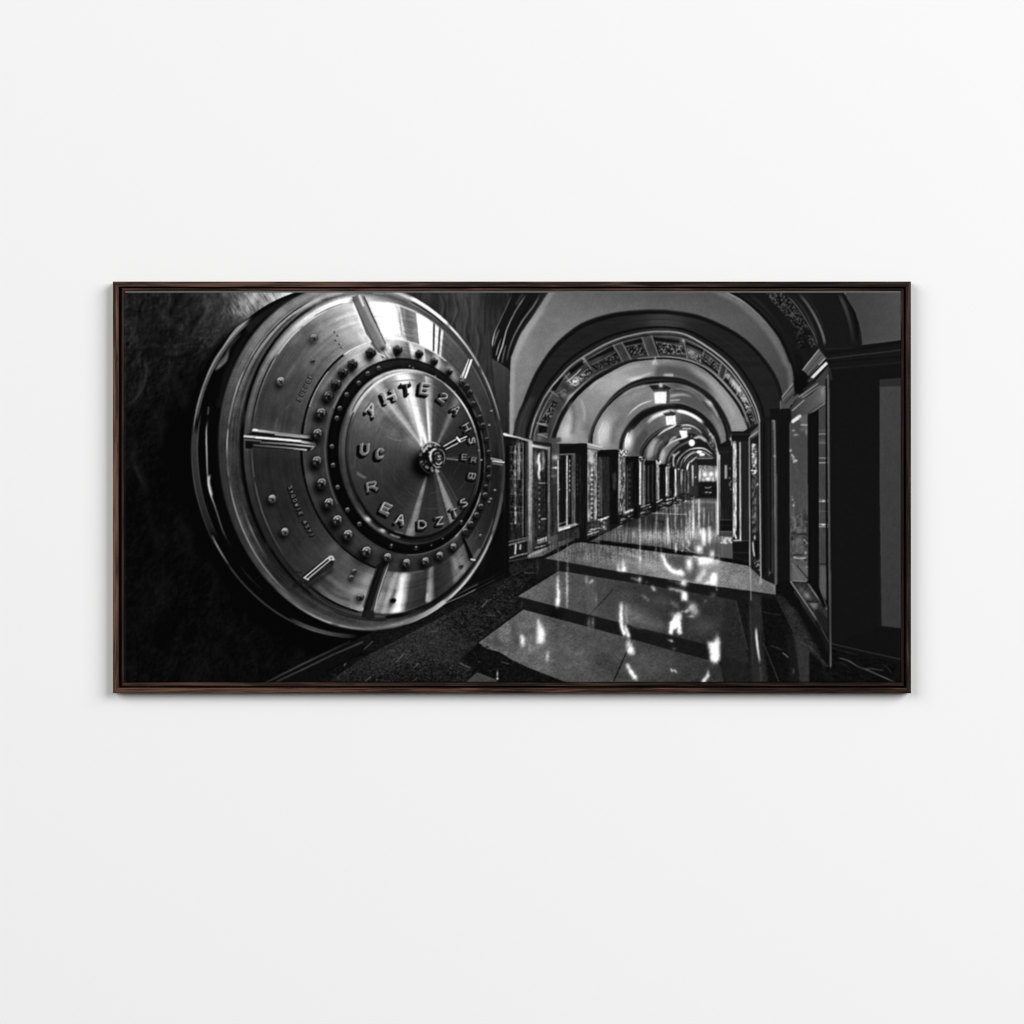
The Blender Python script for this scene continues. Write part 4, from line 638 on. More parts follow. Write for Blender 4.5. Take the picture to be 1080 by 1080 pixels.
def end_wall():
    rect(733, 483.5, 757, 526, 34); line([(736,483.6),(751,483.4)], .9, 130); rect(734, 485, 756, 490.5, 26)
    rect(737, 491, 756, 524, 20); rect(737, 491.2, 755.5, 508, lambda x, y: 96 + 50 * noise(x / 2, y / 1.6, 5)); filigree([(737,491),(745,491),(741,499),(737,500)], 60, 170, 1.1, 15)
    for x, y, rx, ry, v in ((743.3,500.2,2.1,2.3,255),(750.2,500,2.3,2.3,255),(747,505.2,2.4,2,250),(738.2,502,1.1,5.5,235),(752.2,505.5,1,2.2,225),(741.6,506,.9,1.6,200),(755.6,500,1.2,6,235)): blob(x, y, rx, ry, v, .95)
    rect(737.5, 509, 754, 522.5, lambda x, y: 22 + 22 * noise(x / 1.4, y / 1.1, 8)); curve([(743,514),(747,514.6),(751,513.2)], 1.1, 130); line([(744,519.3),(746,519.3)], 1, 190); line([(748,519.3),(750,519.3)], 1, 190)
    rect(727, 488, 735, 523, 44); line([(730.6,491.5),(730.8,512)], 1.8, 0, vals=[225,110]); line([(733.6,503.2),(733.6,503.4)], 1.4, 220)

def left_wall():
    poly([(531,460),(558,465),(589,468),(619,467.5),(619.5,470),(631,471.5),(631,474.6),(652,474),(652.5,476),(661,478),(661,481.6),(674,481),(674.5,483.5),(681,485),(681,487.6),(692,487),(692,489),(698,490),(698,492),(706,492),(706,494),(716,496),(727,498),(737,498),(737,524),(700,536),(652,555),(607,570),(560,588),(531,592)], 24)
    # far bays: x0, x1, value, top, bottom
    B = [(619.5,630,96,472,549),(630,643,22,480,552),(631,634,64,482,545),(633.5,643,34,482,545),(643,652,14,477,553),(652,659.5,92,476,541),(659.5,667.5,24,485,540),(667,674.3,13,482,547),(674.2,676,225,486,532),(676,681,66,486,534),(681,692,16,486,540),(683,684.5,60,490,530),(687.5,689,46,490,530),(692,695.6,104,486,527),(695.6,702,20,490,534),(702,706,112,492,524),(706,711.5,20,494,527),(711.6,713.2,236,495,524),(713.2,718,48,496,522),(718,720,120,497,520),(720,725,40,498,521),(722,723,100,498,519),(725.4,727,96,498,520),(727,730,40,498,520)]
    for x0, x1, v, t, b in B: rect(x0, t, x1, b, v, bl=.15)
    for x0, x1, y0, y1 in ((589,619.5,467.5,480),(630,652.5,474,482),(660,674.5,481,488),(680,692,486,491),(695,702.5,489.5,493)):
        poly([(x0,y0 + 1),(x1,y0),(x1,y1 - 1),(x0,y1)], 15)
    streak([(620,474),(630,474),(630,549),(620,551)], 56, 150, 1.8, 5, 91); line([(619.8,470),(619.8,550)], .9, 150, al=.6); line([(626,480),(626,545)], 1, 40, al=.6); line([(628.6,480),(628.6,548)], 1.1, 130, al=.6); blob(624, 486, 2.5, 4, 230, .7); blob(623,478,3,3,190,.6)
    for y in range(496, 550, 5): blob(624.3, y, 1.2, .8, 215, .8); blob(624.3, y + 2.4, 1.8, .8, 30, .55); blob(631.3, y + 2, .8, .9, 150, .8)
    line([(634.4,485),(634.4,544)], 1.2, 84); 
    poly([(618.5,467),(632,468.5),(636,472),(631,476),(620,474)], 130, bl=.4); line([(619,468),(635,471.5)], 1.0, 210); line([(620,473),(631,475)], 1.0, 60)
    streak([(652.5,478),(659,478),(659,541),(652.5,543)], 40, 165, 1.2, 4, 92); blob(653.3, 505, .9, 18, 180, .7); poly([(652,474),(662,475),(661,481),(653,482)], 140, bl=.4); filigree([(652,474),(662,475),(661,481),(653,482)], 20, 240, 1.3, 93)
    for y in range(495, 540, 6): blob(664.2, y, 1, 1.2, 110, .6)
    line([(661.6,492),(661.6,538)], .8, 84); line([(648,500),(648,515)], 3, 76, al=.7, soft=1.5); filigree([(673.6,481),(681,482),(680,488),(674,488)], 20, 235, 1.1, 94); filigree([(691.5,485),(697,486),(697,490),(692,490)], 20, 230, 1.0, 95)
    streak([(692.6,490),(695,490),(695,526),(692.6,526)], 60, 170, 1.1, 5, 96); line([(675,487),(675,532)], 1.2, 240, al=.9); line([(679,488),(679,532)], 1.0, 130); line([(694.4,490),(694.2,527)], .8, 160); line([(703,493),(703,522)], 1.3, 210)
    for p in (((619.5,556),(630,551.5)), ((659,541.5),(667,538))): line(list(p), 2.6, 90)
    for p, w, v in (([(631,548.5),(642,545)], 1.4, 180), ([(659,540.5),(666,538)], 2, 190), ([(676,535),(685,532)], 1.2, 130), ([(693,529.5),(698,527)], 1.6, 160), ([(703,527),(708,526)], 1.5, 190),([(703,531),(708,529)],1.4,150)): line(p, w, v)
    poly([(619,552),(643,545),(643,560),(619,568)], 46, al=.8); line([(631,549),(642,545.5)], 1.6, 215, fade=.3); line([(633,557.5),(639,558)], 1.1, 150); blob(637, 556, 1.6, 1.2, 235, .9); line([(620,564),(625,562)], 1.4, 190)
    rb = np.random.RandomState(11)
    for x0, x1, ya, yb in ((620,642,562,552),(653,666,548,541),(675,685,541,535),(693,701,535,531),(703,711,531,527),(713,736,528,523)):
        for i in range(int((x1 - x0) * 1.6)):
            t = rb.rand(); x = x0 + (x1 - x0) * t; y = ya + (yb - ya) * t + rb.randn() * 2.2
            line([(x, y), (x + 1 + rb.rand() * 2.5, y - .5 * rb.rand())], .8, int(30 + 200 * rb.rand() ** 1.5), al=.75, soft=.4)
    for i in range(70):
        x = 703 + rb.rand() * 32; y = 494 + rb.rand() * 28; line([(x, y), (x, y + 3 + rb.rand() * 8)], .6, 20 + 150 * rb.rand() ** 2, al=.5, soft=.35)
    # third pillar group near: dark pillar, recess, slot
    rect(589, 478, 611, 553, 20); line([(589.5,479.5),(606,478.6)], 1.0, 130); line([(598,481),(598,554)], 1.5, 205); rect(603, 479, 607, 552, 78); line([(603.2,480),(603.2,551)], .8, 60); line([(590,516),(590,516.4)], 1.2, 150); line([(588.6,478),(588.6,560)], 1.2, 0, vals=[190,120]); line([(600.5,485),(600.5,545)], 1.2, 60)
    for y in (486, 491, 497, 502, 507, 512, 517): blob(600.8, y, .9, 1, 170, .8); blob(609, y + 4, .6, .8, 84, .6)
    rect(610.5, 468, 619.3, 571, 17); line([(612,480),(612,552)], .8, 40)
    poly([(588.5,556.5),(607,551.5),(611,553),(589,561)], 150, bl=.4); line([(588.5,559.5),(603,555.5)], 1.4, 235, fade=.2); line([(589,553),(597,550.4)], 1.0, 130)
    poly([(580,564),(611,556),(611,567),(604,569),(582,577)], lambda x, y: 42 + 12 * noise(x, y, 4)); poly([(580,565),(588.6,562),(588.6,572),(580,575)], 66)
    # plaster pillar with highlights
    poly([(581,466),(590,468),(589,563),(580.5,566)], lambda x, y: 66 - .28 * (y - 470) + 16 * noise(x / 3, y / 3, 9)); blob(586, 482.5, 3.5, 3, 190, .8); blob(586,493.3,3,1,230,.9); line([(588.6,486),(588.6,560)], 1.3, 0, vals=[200,150]); blob(584, 502, 3, 1.4, 110, .6); line([(582.5,505),(582.5,562)], 2.0, 30, al=.7); poly([(581,462),(592,461),(592,466),(582,468)], 70, bl=.8); rect(583, 510, 588, 563, 40, al=.6, bl=.3)
    # glazed case 2
    poly([(555.5,464),(582,468),(580,573),(556,585)], 30); line([(559.5,467),(559,582)], 4.6, 0, vals=[170,120,90,92,84], soft=1.2); line([(562,470),(579,473)], 2.8, 0, vals=[205,130], soft=.8); rect(562.5, 474, 567, 578, lambda x, y: 44 + 30 * noise(x, y / 2, 33)); rect(567, 475, 577, 575, lambda x, y: 34 + 24 * noise(x / 1.2, y / 2.2, 34))
    line([(579,472),(579,573)], 2.4, 0, vals=[112,90,80,84]); curve([(569.5,476),(568,484),(569,492),(568.2,500),(569.6,508)], 2.4, 0, vals=[240,205,245,220,170], soft=.7); curve([(572,475),(573.4,486),(572,498)], 3.0, 130, soft=1.3); blob(567,487,1.2,3,190,.7); blob(572,480,1,2.5,60,.7); line([(568,509.5),(577,509.5)], 1.0, 150); blob(565, 487, 1.5, 9, 120, .7); line([(576,480),(576,560)], 1.4, 14, al=.9)
    for y in range(514, 560, 6): blob(568.8, y, .8, 1.2, 165, .8)
    for y in (499,501,505): blob(571, y, 1.4, 1.6, 20, .6)
    line([(571,547.6),(575.5,547.2)], 1.2, 190); poly([(567,569),(577,565.5),(577,571),(567,574)], 110, bl=.4); line([(567,570),(576,567)], 1, 180); line([(564,578),(575,575)], 1.2, 150); line([(562.5,560),(563.5,578)], 1, 60)
    poly([(556,587),(562,582),(577,576.5),(590,571),(606,566.5),(607,569),(590,577),(572,586.5),(556.5,589)], lambda x, y: 104 - 1.0 * (x - 556) + 10 * noise(x, y, 3), bl=.3); line([(558,586),(575,579)], 2.2, 160, al=.7, soft=1)
    # case 1
    poly([(534,459),(556,464.5),(556,590),(535,592)], 20); rect(538, 464, 552, 570, lambda x, y: 36 + 44 * noise(x / 1.3, y / 4, 44) * (1 - (y - 464) / 150) + 16 * noise(x / 2, y / 1.2, 45)); streak([(539,466),(551,467),(550,556),(539,560)], 8, 92, 1.2, 5, 46); poly([(538,500),(552,500),(552,566),(538,566)], 14, al=.45, bl=3)
    line([(547.5,468),(547.5,505)], 2.0, 150, al=.75, soft=.8); line([(543.5,470),(543.5,552)], 1.3, 150, al=.6); line([(551.8,467),(551.5,565)], 1.1, 110); line([(555,466),(555,570)], 1.4, 60); line([(553.4,466),(553.4,568)], 1.6, 10)
    for y in (471, 477, 484.5, 496, 505, 521, 534, 540, 552): line([(538,y),(551,y + .8)], .8, 120, al=.5)
    for y in (476, 487, 500, 512, 520, 536, 541, 543, 551): blob(543.4, y, .9, 1.3, 215, .7)
    line([(531.5,457.5),(535,459),(545,461),(558,464.8)], 1.9, 0, vals=[240,225,170,150]); blob(533.5, 458.4, 2, 1.4, 245, .9)
    line([(536,571.5),(556,567)], 1.2, 100); line([(536,575),(556,569.6)], 2.0, 92); poly([(536,577),(556,572),(556,583),(536,588)], 22); line([(544,574.5),(543.3,584)], 1.6, 205, soft=.6); line([(549,575),(548.6,579)], 1.8, 170, soft=.7); line([(538,588.5),(545,586),(556,583.5)], 1.5, 120); line([(537,592),(556,588)], 1.2, 60)
    # end of the door wall
    rect(533.5, 470, 536, 610, 9, bl=.3); poly([(533,480),(536,480),(536,608),(500,625),(515,590),(528,560),(533,530)], 10, bl=.8, al=.8)

def right_wall():
    # far right piers
    poly([(757,470),(838,425),(838,622),(820,616),(803,610),(790,594),(773,591),(772.5,560),(757,560)], 22)
    rect(757.5, 469.5, 772.5, 560, 27); line([(757.6,477),(772,476)], .8, 44); rect(757.5, 469.5, 772.5, 470.7, 14); rect(764.2, 490.5, 767, 504.8, 140, bl=.2)
    for x, y in ((770,494),(769.5,504),(771,508),(770,512),(771,516),(769.6,510)): blob(x, y, .8, 1.0, 150, .8)
    line([(757,478),(757.3,563)], 1.7, 0, vals=[190,240,220,210]); line([(759,480),(759.2,558)], 1.2, 0, vals=[200,190,110,70]); curve([(756,473),(758,480),(759,486)], 1.2, 200)
    rect(759.5, 547.5, 772, 549, 52); rect(759.5, 549, 772, 560, 18); line([(759.5,554),(772,554)], .8, 36)
    line([(771.6,458),(771.9,470)], 1.3, 130); line([(770.6,462),(770.6,464)], 1.4, 170)
    poly([(771,455),(789.6,455),(789.6,465),(772,465)], 22); line([(772,458),(789,458)], .8, 46); line([(772,461),(789,460.6)], .8, 14)
    rect(772.5, 465, 790, 571, 32); line([(775,466.5),(775.3,560)], 2.6, 0, vals=[120,150,150,130,110,110]); line([(773.4,466.5),(773.6,566)], .9, 210, al=.8); streak([(773.4,468),(777,468),(777,560),(773.4,560)], 100, 235, 1.1, 5, 101)
    line([(780.6,467),(781,569)], 1.5, 0, vals=[170,205,150,180,205]); rect(777, 467, 779.4, 566, lambda x, y: 20 + 60 * np.clip(noise(x, y / 1.3, 7), 0, 1)); line([(774,570),(782,570)], 1.1, 215); curve([(774.6,556),(775,563),(777,569)], 1.8, 215); rect(782.3, 466, 789, 569, 33)
    rect(773, 571.3, 790, 592, 19); line([(773,571.6),(790,570)], 1.0, 62); line([(773,583),(790,583)], .9, 44); line([(773,587),(790,592)], 1.0, 30)
    # carved pier
    poly([(789.5,455),(803,444),(803.5,611),(789.5,594)], 28); line([(790.4,462),(791,596)], 1.2, 0, vals=[140,150,190,165,150,170,170]); line([(801,444),(801.3,500),(802.6,610)], 1.5, 0, vals=[130,190,150,140,150,150]); line([(799.2,455),(799.2,590)], 1, 20); line([(798.8,470),(798.8,560)], .7, 110, al=.6)
    poly([(791.5,457),(797,452),(800,449),(800,458),(792,463)], 84, bl=.3); line([(791,461),(799,455)], 1.0, 160); filigree([(793,468),(798,468),(797.8,500),(793,500)], 30, 210, 1.3, 102, -.05); blob(795.5, 482, 1.6, 8, 220, .45); blob(794.5,471,1.4,2.2,200,.7); line([(792.6,496.3),(798,496.3)], 1.2, 215); blob(795,514.5,1.8,1,210,.8); blob(799,511,1,1.4,225,.8)
    streak([(793,500),(798,500),(797.6,562),(793.2,562)], 30, 120, 1.1, 3, 103); blob(796, 567, 1, 2.4, 235, .8); curve([(794,570),(794.8,580),(796,588)], 1.6, 170); rect(797, 570, 799, 588, 10); line([(796,589.5),(802,591)], 1.2, 140); filigree([(793,588),(801,590),(802,604),(798,600)], 14, 130, 1.4, 104)
    # dark pier and slot
    poly([(803.2,440),(820,438),(820,616),(803.2,609.5)], 24); line([(806,446),(806,606)], 1.8, 15); line([(810.5,445),(811,606)], 1.4, 33); line([(812.6,443),(812.8,606)], 1.0, 16)
    line([(815.5,443),(815.4,452)], 2.6, 110, soft=.8); line([(816.8,444),(817.4,480),(818.2,616)], 2.2, 0, vals=[100,84,90,112,84,74,66,84]); line([(814.6,446),(815,604)], 1.8, 50); blob(817,481,1.4,1.6,150,.7); line([(819.3,500),(819.5,616)], .8, 96, al=.8)
    poly([(812.4,431),(833.5,430),(833.5,442),(812.4,443)], 19); rect(819.9, 440, 832.8, 616, 18)
    blob(812, 604, .9, 1.6, 120, .8); line([(811,600),(811,608)], .7, 60)
    # capital of the first arch
    poly([(824.5,418),(837,403),(838,415),(833,431),(824,431)], 70); line([(825,418.6),(836.3,404.6)], 1.2, 130); line([(826,421.5),(837,410)], 1.4, 96); line([(828,425),(838,415)], 1.0, 44); line([(829,429),(842,417)], 3.4, 74); line([(823.4,423),(823.4,431)], 1.2, 110)
    poly(spl([(838,394),(842,387),(848,388),(851.5,394),(852,402),(850,410),(845,415.5),(840,414),(837.6,406),(838,394)]), 12, bl=.5); poly([(836,368),(846,376),(850,390),(840,398)], 17, bl=1.5, al=.8)
    # cornice
    poly([(846.7,390),(863.9,368.3),(871,377.8),(853.3,396.7)], 84); line([(846.7,390),(863.9,368.3)], 1.1, 150); line([(853.5,396),(871,377.4)], 1.1, 150); line([(850,393),(867.5,373)], 1.0, 62); line([(864,369),(871,378)], 1.1, 80); line([(852,397.6),(863,385)], 1.0, 20)
    poly([(843,418),(862,400),(875,384),(874,400),(869,409),(864,406),(836,434),(833,432)], 58); line([(856.9,398.2),(871.6,383.2)], 3.2, 205); line([(853.5,401.5),(856.5,399.5)], 2.6, 60); line([(843,418.6),(862.5,404.6)], 1.2, 130); line([(846,419.6),(865,407)], 1.1, 120); line([(848,411),(860,402)], 2.2, 34)
    blob(846.3, 416.4, 1.6, 1.6, 110, .8)
    poly([(834,434),(845,424),(866,407),(872,407),(871,425),(852,438.5),(835.5,446)], lambda x, y: 62 + 1.1 * (x - 840) + 7 * noise(x, y, 6)); line([(836,433),(848,422)], 1.2, 140); blob(867.5, 413, 2.2, 4, 130, .6); line([(852,438),(871,425.4)], 1.0, 110); line([(852,436),(868,424.5)], .8, 40, al=.7)
    # glazing
    poly([(833,446),(852,438),(852.4,614),(834.5,613)], lambda x, y: 66 + .05 * (y - 440) + 5 * noise(x / 2, y / 3, 12)); line([(836.4,444.4),(843.6,439.2)], 3.6, 212, soft=.7); line([(833.4,446),(834,612)], 1.3, 78); poly([(843,440),(852,437),(852,458),(846,450)], 96, bl=.8, al=.7); line([(845,448),(852.8,448.4)], 1.1, 165); blob(837, 454, 1.6, 1, 160, .8); blob(839.5,458.6,2.6,1.2,150,.8); blob(846,453,2,1.6,120,.6); blob(850.6,456,1.4,3,130,.6)
    for x, y, g in ((834,475,220),(835.5,480,190),(837,482,200),(838,485,190),(837.6,487,200),(840,486,225),(836,484,120),(839,492,90),(841,496,90),(836,527,150),(837,533,190),(835.5,524,110),(838.5,530,110)): blob(x, y, 1.0, 1.2, g, .85)
    line([(841,502.5),(851,503)], .8, 72, al=.7)
    streak([(834,544),(852,540),(852,592),(834,592)], 44, 98, 2.6, 3, 111); rect(837, 544, 840, 560, 92, bl=.6, al=.7); rect(843, 546, 848, 562, 84, bl=.6, al=.6); curve([(836,562),(844,563.6),(852,563)], 1.2, 24, al=.8); curve([(846,565),(851,570),(847,574),(852,578)], 1.6, 20, al=.7); curve([(848,568),(852,574)], 1.4, 130); poly([(836,570),(848,572),(852,584),(836,584)], 92, bl=1.2, al=.6); curve([(836,587.5),(843,589),(852,588)], 1.8, 140); curve([(835,585.4),(848,585.6)], 1, 20); blob(850,583,1.6,1.4,170,.7)
    poly([(836,590),(852,592),(852,613),(835,612)], 82, al=.7, bl=.8); line([(841,597),(852,610)], 1.0, 26); line([(836,595),(845,613)], 1.6, 120, al=.6, soft=.8); line([(836,612.6),(852,613.4)], 1.2, 120); blob(851,598,1.4,1,150,.7)
    # mullion and second pane
    poly([(852,437),(864,432),(864.6,632),(852.4,614)], 15); line([(857.5,440),(858,618)], .7, 22)
    poly([(864,432),(871,426),(872.4,642),(864.8,622)], lambda x, y: 62 + 6 * noise(x / 2, y / 4, 14)); line([(864.2,432),(864.6,620)], .9, 78)
    for y, g in ((454,84),(457.6,130),(467,110),(483,140),(488,150),(527,110),(528.8,150),(539,80),(553,150),(555.4,140),(595,26)): line([(864.4,y),(873.6,y + .2)], 1.1, g, al=.9)
    blob(868, 466, 2.4, 3, 92, .6); blob(868.6, 528.4, 1.6, .9, 200, .8); blob(868.5,553.4,2,1,215,.8); poly([(865,596),(871,596),(872,634),(865,624)], 72, bl=.4, al=.7)
    line([(871.6,400),(872,640)], 1.6, 17); line([(873.6,396),(874.2,500),(875.2,640),(876,706)], 2.2, 0, vals=[84,70,80,90,70,60,66,80]); line([(875.6,395),(877,700)], .8, 44); line([(876.2,650),(876.6,706)], 1.2, 76)
    # sill running down to the right
    poly([(833,612),(836,614),(867,662),(876,682),(876,704),(862,690),(835,640),(822,622),(820,615)], 14)
    poly([(835.5,614),(852.4,614.4),(873,644),(873,668),(866,660)], lambda x, y: 46 + 22 * noise(x / 2, y / 2, 19)); blob(851, 628, 4.5, 3.2, 125, .85, rot=45); blob(845, 622, 3, 3, 96, .6); poly([(853,636),(862,635),(862,644),(857,641)], 98, bl=.5); line([(852,634.5),(862,635.4)], .9, 14); line([(848,622),(853,617)], 1, 30)
    line([(834,613.4),(867,661.6)], 1.4, 0, vals=[130,84,110]); line([(852.6,616),(861,628),(872,642.4)], 1.6, 0, vals=[90,120,96]); line([(838,624),(860,655)], 1.0, 60); poly([(860,640),(873,652),(875,694),(862,660)], 26, bl=1, al=.8); line([(852.4,614),(858,613),(873,640)], 3, 14, al=.8)
    line([(866.5,662.5),(876,681)], 1.1, 60); curve([(843,631),(850,644),(864,664)], 1.0, 54, al=.8)
    poly([(835.5,596),(852,598),(852,613),(835.5,612)], 98, al=.55, bl=.6); line([(841,597),(852,610)], .9, 30); poly([(865.4,598),(871.4,598),(871.8,634),(865.4,622)], 88, bl=.5, al=.7); curve([(865,622),(869,632),(873.5,644)], 1.2, 84, al=.8); poly([(857,616),(864,622),(872,642),(868,640)], 12, bl=.5)
    # dark panelling on the far right
    poly([(871,366),(909,364),(960,357.6),(960,740),(876.6,706),(875.6,395)], 22); line([(871,368),(909,366.6)], 1.2, 34); line([(872,373),(905,368),(951,361)], 3.4, 18); line([(872,378.4),(909,374),(951,369)], 1.3, 44); line([(873,382),(951,376)], 1.4, 16); line([(873,389),(951,382)], 1.2, 32, al=.8); poly([(875,391),(951,384),(951,398),(926,400),(926,410),(875,410)], 19, bl=1)
    rect(877.4, 394, 926, 689, 19); line([(875,389),(877,400)], 2, 40); poly([(928,400.5),(960,398),(960,663.6),(930,660),(929,600),(928,520)], lambda x, y: 62 - .035 * (y - 400) - 4 * np.clip((409 - y) / 3, 0, 1) * 3); line([(928,408),(951,407)], .8, 74, al=.6); poly([(928.2,400),(960,398),(960,407),(928.2,408)], 40, al=.8, bl=.4); line([(929,600),(930,660)], 1, 40, al=.6)
    line([(930,660.4),(951,662.8)], .9, 34)
    poly([(876.6,680),(929,661),(960,664),(960,735),(870,735)], 17)
    line([(877.4,679),(905,685.4),(951,695.6)], .9, 50); poly([(877,684),(951,700),(960,735),(880,735)], 14); line([(878,684),(905,691)], .9, 30)
    curve([(882,693),(895,697),(907,704),(920,707)], 1.2, 0, vals=[60,84,60,76]); curve([(905,703),(920,709),(936,716),(945,720)], 1.2, 0, vals=[50,70,84,44]); curve([(912,704),(925,706),(932,707.6)], .9, 60); curve([(884,698),(892,702),(898,708)], .8, 32); curve([(930,700),(936,704),(941,711)], 1.0, 46, al=.7)
    grain([(877,684),(951,700),(951,721),(870,721)], 10, 5, 1.6, rot=20, seed=121, mode='add')

def global_reflect(keep):
    """polished stone is never quite flat: ripple and soften what it mirrors, and let it bloom"""
    bx = box(536, 520, 876, 722); a, b, c, d = bx; x, y = grid(bx)
    D = (IM - keep)[c:d, a:b]
    ex = (1.3 * noise(x / 3.2, y / 1.9, 200) + .9 * noise(x / 1.4, y / 1.1, 201)) * SS * .8; ey = (2.6 * noise(x / 1.5, y / 2.6, 202)) * SS * .8
    jj, ii = np.meshgrid(np.arange(b - a), np.arange(d - c))
    far = np.clip((y - 572) / 22, .12, 1)
    W_ = D[np.clip(ii + ey * far, 0, d - c - 1).astype(int), np.clip(jj + ex * far, 0, b - a - 1).astype(int)]
    W_ = W_ * (1 + .55 * noise(x / 1.2, y / 1.4, 203)) ; W_ = .58 * blur(W_, .34) + .40 * blur(W_, 1.0) + .26 * blur(np.maximum(W_, 0), 2.8)
    IM[c:d, a:b] = np.clip(keep[c:d, a:b] + W_ * .98, 0, 255)

def floor():
    pts = [(276,722),(340,695),(440,655),(536,606),(537,588),(560,586),(607,567),(619,572),(652,553),(700,534),(737,523),(757,523),(757,563),(773,565),(773,592),(790,593),(803,610),(818,616),(822,622),(835,640),(862,690),(876,704),(882,722),(960,740),(276,740)]
    poly(pts, lambda x, y: 17 + 20 * fbm(x / 2, y / 1.2, 130, 3))
    # skirting and granite border below the door wall
    poly([(281,719),(320,700),(382,672),(460,634),(520,606),(536,598),(536,609),(508,631),(480,643),(440,665),(382,696),(340,720),(276,722)], lambda x, y: 15 + .05 * np.maximum(x - 330, 0) + 11 * fbm(x / 2.4, y / 1.6, 131, 2))
    poly([(281,720),(300,710),(360,682),(382,677),(384,690),(340,712),(320,722)], 13, al=.8, bl=.6)
    line([(278,721),(320,700),(369,676.5)], 1.8, 0, vals=[40,66,26], soft=.8); line([(292,719),(320,705.8),(350,691),(382,677.4)], 1.7, 0, vals=[46,60,52,64], soft=.7); line([(384,685),(393,676.5)], 1.0, 66); curve([(363,702),(365,698.6)], 1.6, 90); line([(352,706),(362,700),(376,693)], .8, 44); line([(345,708),(382,690)], 2.4, 5, al=.7, soft=1)
    poly([(463,639),(476,629.5),(500,618),(536,600),(536,604),(522,611.4),(470,640)], 12, bl=.5); line([(452,648),(463,639.5),(490,627.5),(522,611.3)], 1.3, 0, vals=[50,100,84,150]); line([(474,632),(495,620.5),(521,608)], 1.0, 0, vals=[40,74,96]); line([(522,611),(535,604)], 1.0, 60)
    poly([(382,694),(440,664),(480,643),(508,631),(534,610),(540,592),(575,589),(546,628),(552,640),(504,678),(480,696),(460,700),(430,698),(392,718),(345,721)], lambda x, y: 40 + 30 * fbm(x / 1.3, y / .9, 132, 2) - .28 * np.maximum(y - 690, 0) + 9 * fbm(x / 14, y / 9, 133, 2) - 13 * np.clip((x - 462) / 45, 0, 1), bl=.4)
    poly([(345,721),(392,700),(440,676),(500,700),(492,721)], lambda x, y: 38 + 34 * fbm(x / 1.3, y / .9, 134, 2) - .45 * np.maximum(y - 692, 0), bl=1, al=.85)
    poly([(440,676),(461,664),(504,678),(484,697),(470,700)], lambda x, y: 40 + 14 * fbm(x / 1.6, y / 1.2, 135, 2), bl=.8, al=.7)
    poly([(504,679),(488,694),(500,706),(524,716),(575,722),(600,722),(560,708),(526,690)], lambda x, y: 12 + 30 * np.clip(fbm(x / 1.3, y / 1.0, 136, 3), 0, 2))
    rnd = np.random.RandomState(3)
    for i in range(210):
        x = 345 + rnd.rand() * 215; y = 596 + rnd.rand() * 124
        if y < 735 - (x - 300) * .52 or y > 800 - (x - 345) * .2 or (x > 515 and y > 650 - (x - 515) * .6 and y < 688): continue
        a = rnd.choice([-.5, -.45, -.8, .25, .1]); L = 1 + rnd.rand() * 4; g = 34 + rnd.rand() * 55
        line([(x, y), (x + L, y + a * L)], .6, g, soft=.4, al=.6)
    for p, g in (([(508,641),(511,637),(515,633)], 150), ([(510,632),(514,633.4),(519,632)], 96), ([(508,648),(516,649),(524,649.6)], 100), ([(454,666),(459,666),(462,665)], 110), ([(416,700),(424,692),(425,690)], 130), ([(385,719),(392,713)], 130), ([(436,705),(442,699)], 120), ([(500,663),(510,664.6)], 90), ([(388,703),(410,697),(421,693)], 64), ([(466,656),(479,659)], 70), ([(552,604),(568,605)], 90), ([(538,608),(556,600)], 60), ([(531,619),(533,619.4)], 130), ([(484,699),(490,702),(496.6,704.6)], 150), ([(528,698),(538,700.6)], 110)): curve(p, .8, g, al=.6, soft=.5)
    curve([(372,705),(392,697),(420,684),(432,676)], 1.2, 56, al=.4); blob(435, 684, 26, 8, 60, .3, rot=-25)
    # pale slabs
    def slab(p, v, sd, sp=1.0):
        poly(p, lambda x, y: v(x, y) * (1 + sp * (.26 * fbm(x / 1.1, y / .8, sd, 2) + .16 * fbm(x / 9, y / 6, sd + 4, 2) - .22 * np.clip(fbm(x / 3.4, y / 2.4, sd + 8, 3) - .22, 0, 1))), bl=.15)
    far = [(621.7,571),(652,555.6),(690,541),(712,532),(737,523),(757,523),(757,563),(773,565),(773,590),(740,585.6),(713,581),(660,575)]
    slab(far, lambda x, y: 70 + 26 * np.exp(-((y - 566) / 9) ** 2) * np.clip((x - 630) / 40, 0, 1) + 10 * np.exp(-((y - 526) / 4) ** 2), 140, .6)
    poly([(676,543),(757,540),(757,560),(700,559),(655,556)], 44, bl=1.6, al=.75); poly([(640,556),(684,541),(694,545),(690,552),(660,556)], 34, bl=1, al=.8); line([(700,528.5),(757,529.6)], 2.6, 120, al=.6, soft=1); line([(712,524.5),(757,524.3)], 1.3, 205); line([(685,541),(724,542.6)], .9, 165, al=.8); line([(700,536.5),(757,536)], .9, 84, al=.6); line([(690,549),(700,551)], 2, 28)
    line([(628,570),(650,553)], 1, 84, al=.4)
    poly([(631,569.5),(668,573.6),(700,577.4),(713,580.5),(740,584.6),(772,589.6),(790,593.8),(790,597),(772,592.4),(740,588),(713,584),(700,582.4),(668,578),(631,574)], 12, bl=.2)
    slab([(574.3,588.8),(590,582),(604,573.6),(612.5,572),(649,576),(668,578.6),(700,583),(740,587.8),(790,597),(803.5,610),(817.8,616.7),(817.8,627),(791.9,623.4),(740,616.4),(726,614.4),(702.5,610.5),(640,600.6)], lambda x, y: 88 + 26 * np.clip((x - 640) / 60, 0, 1) - 34 * np.exp(-((x - 712) / 16) ** 2 - ((y - 592) / 9) ** 2) - 14 * np.clip((x - 760) / 50, 0, 1), 141)
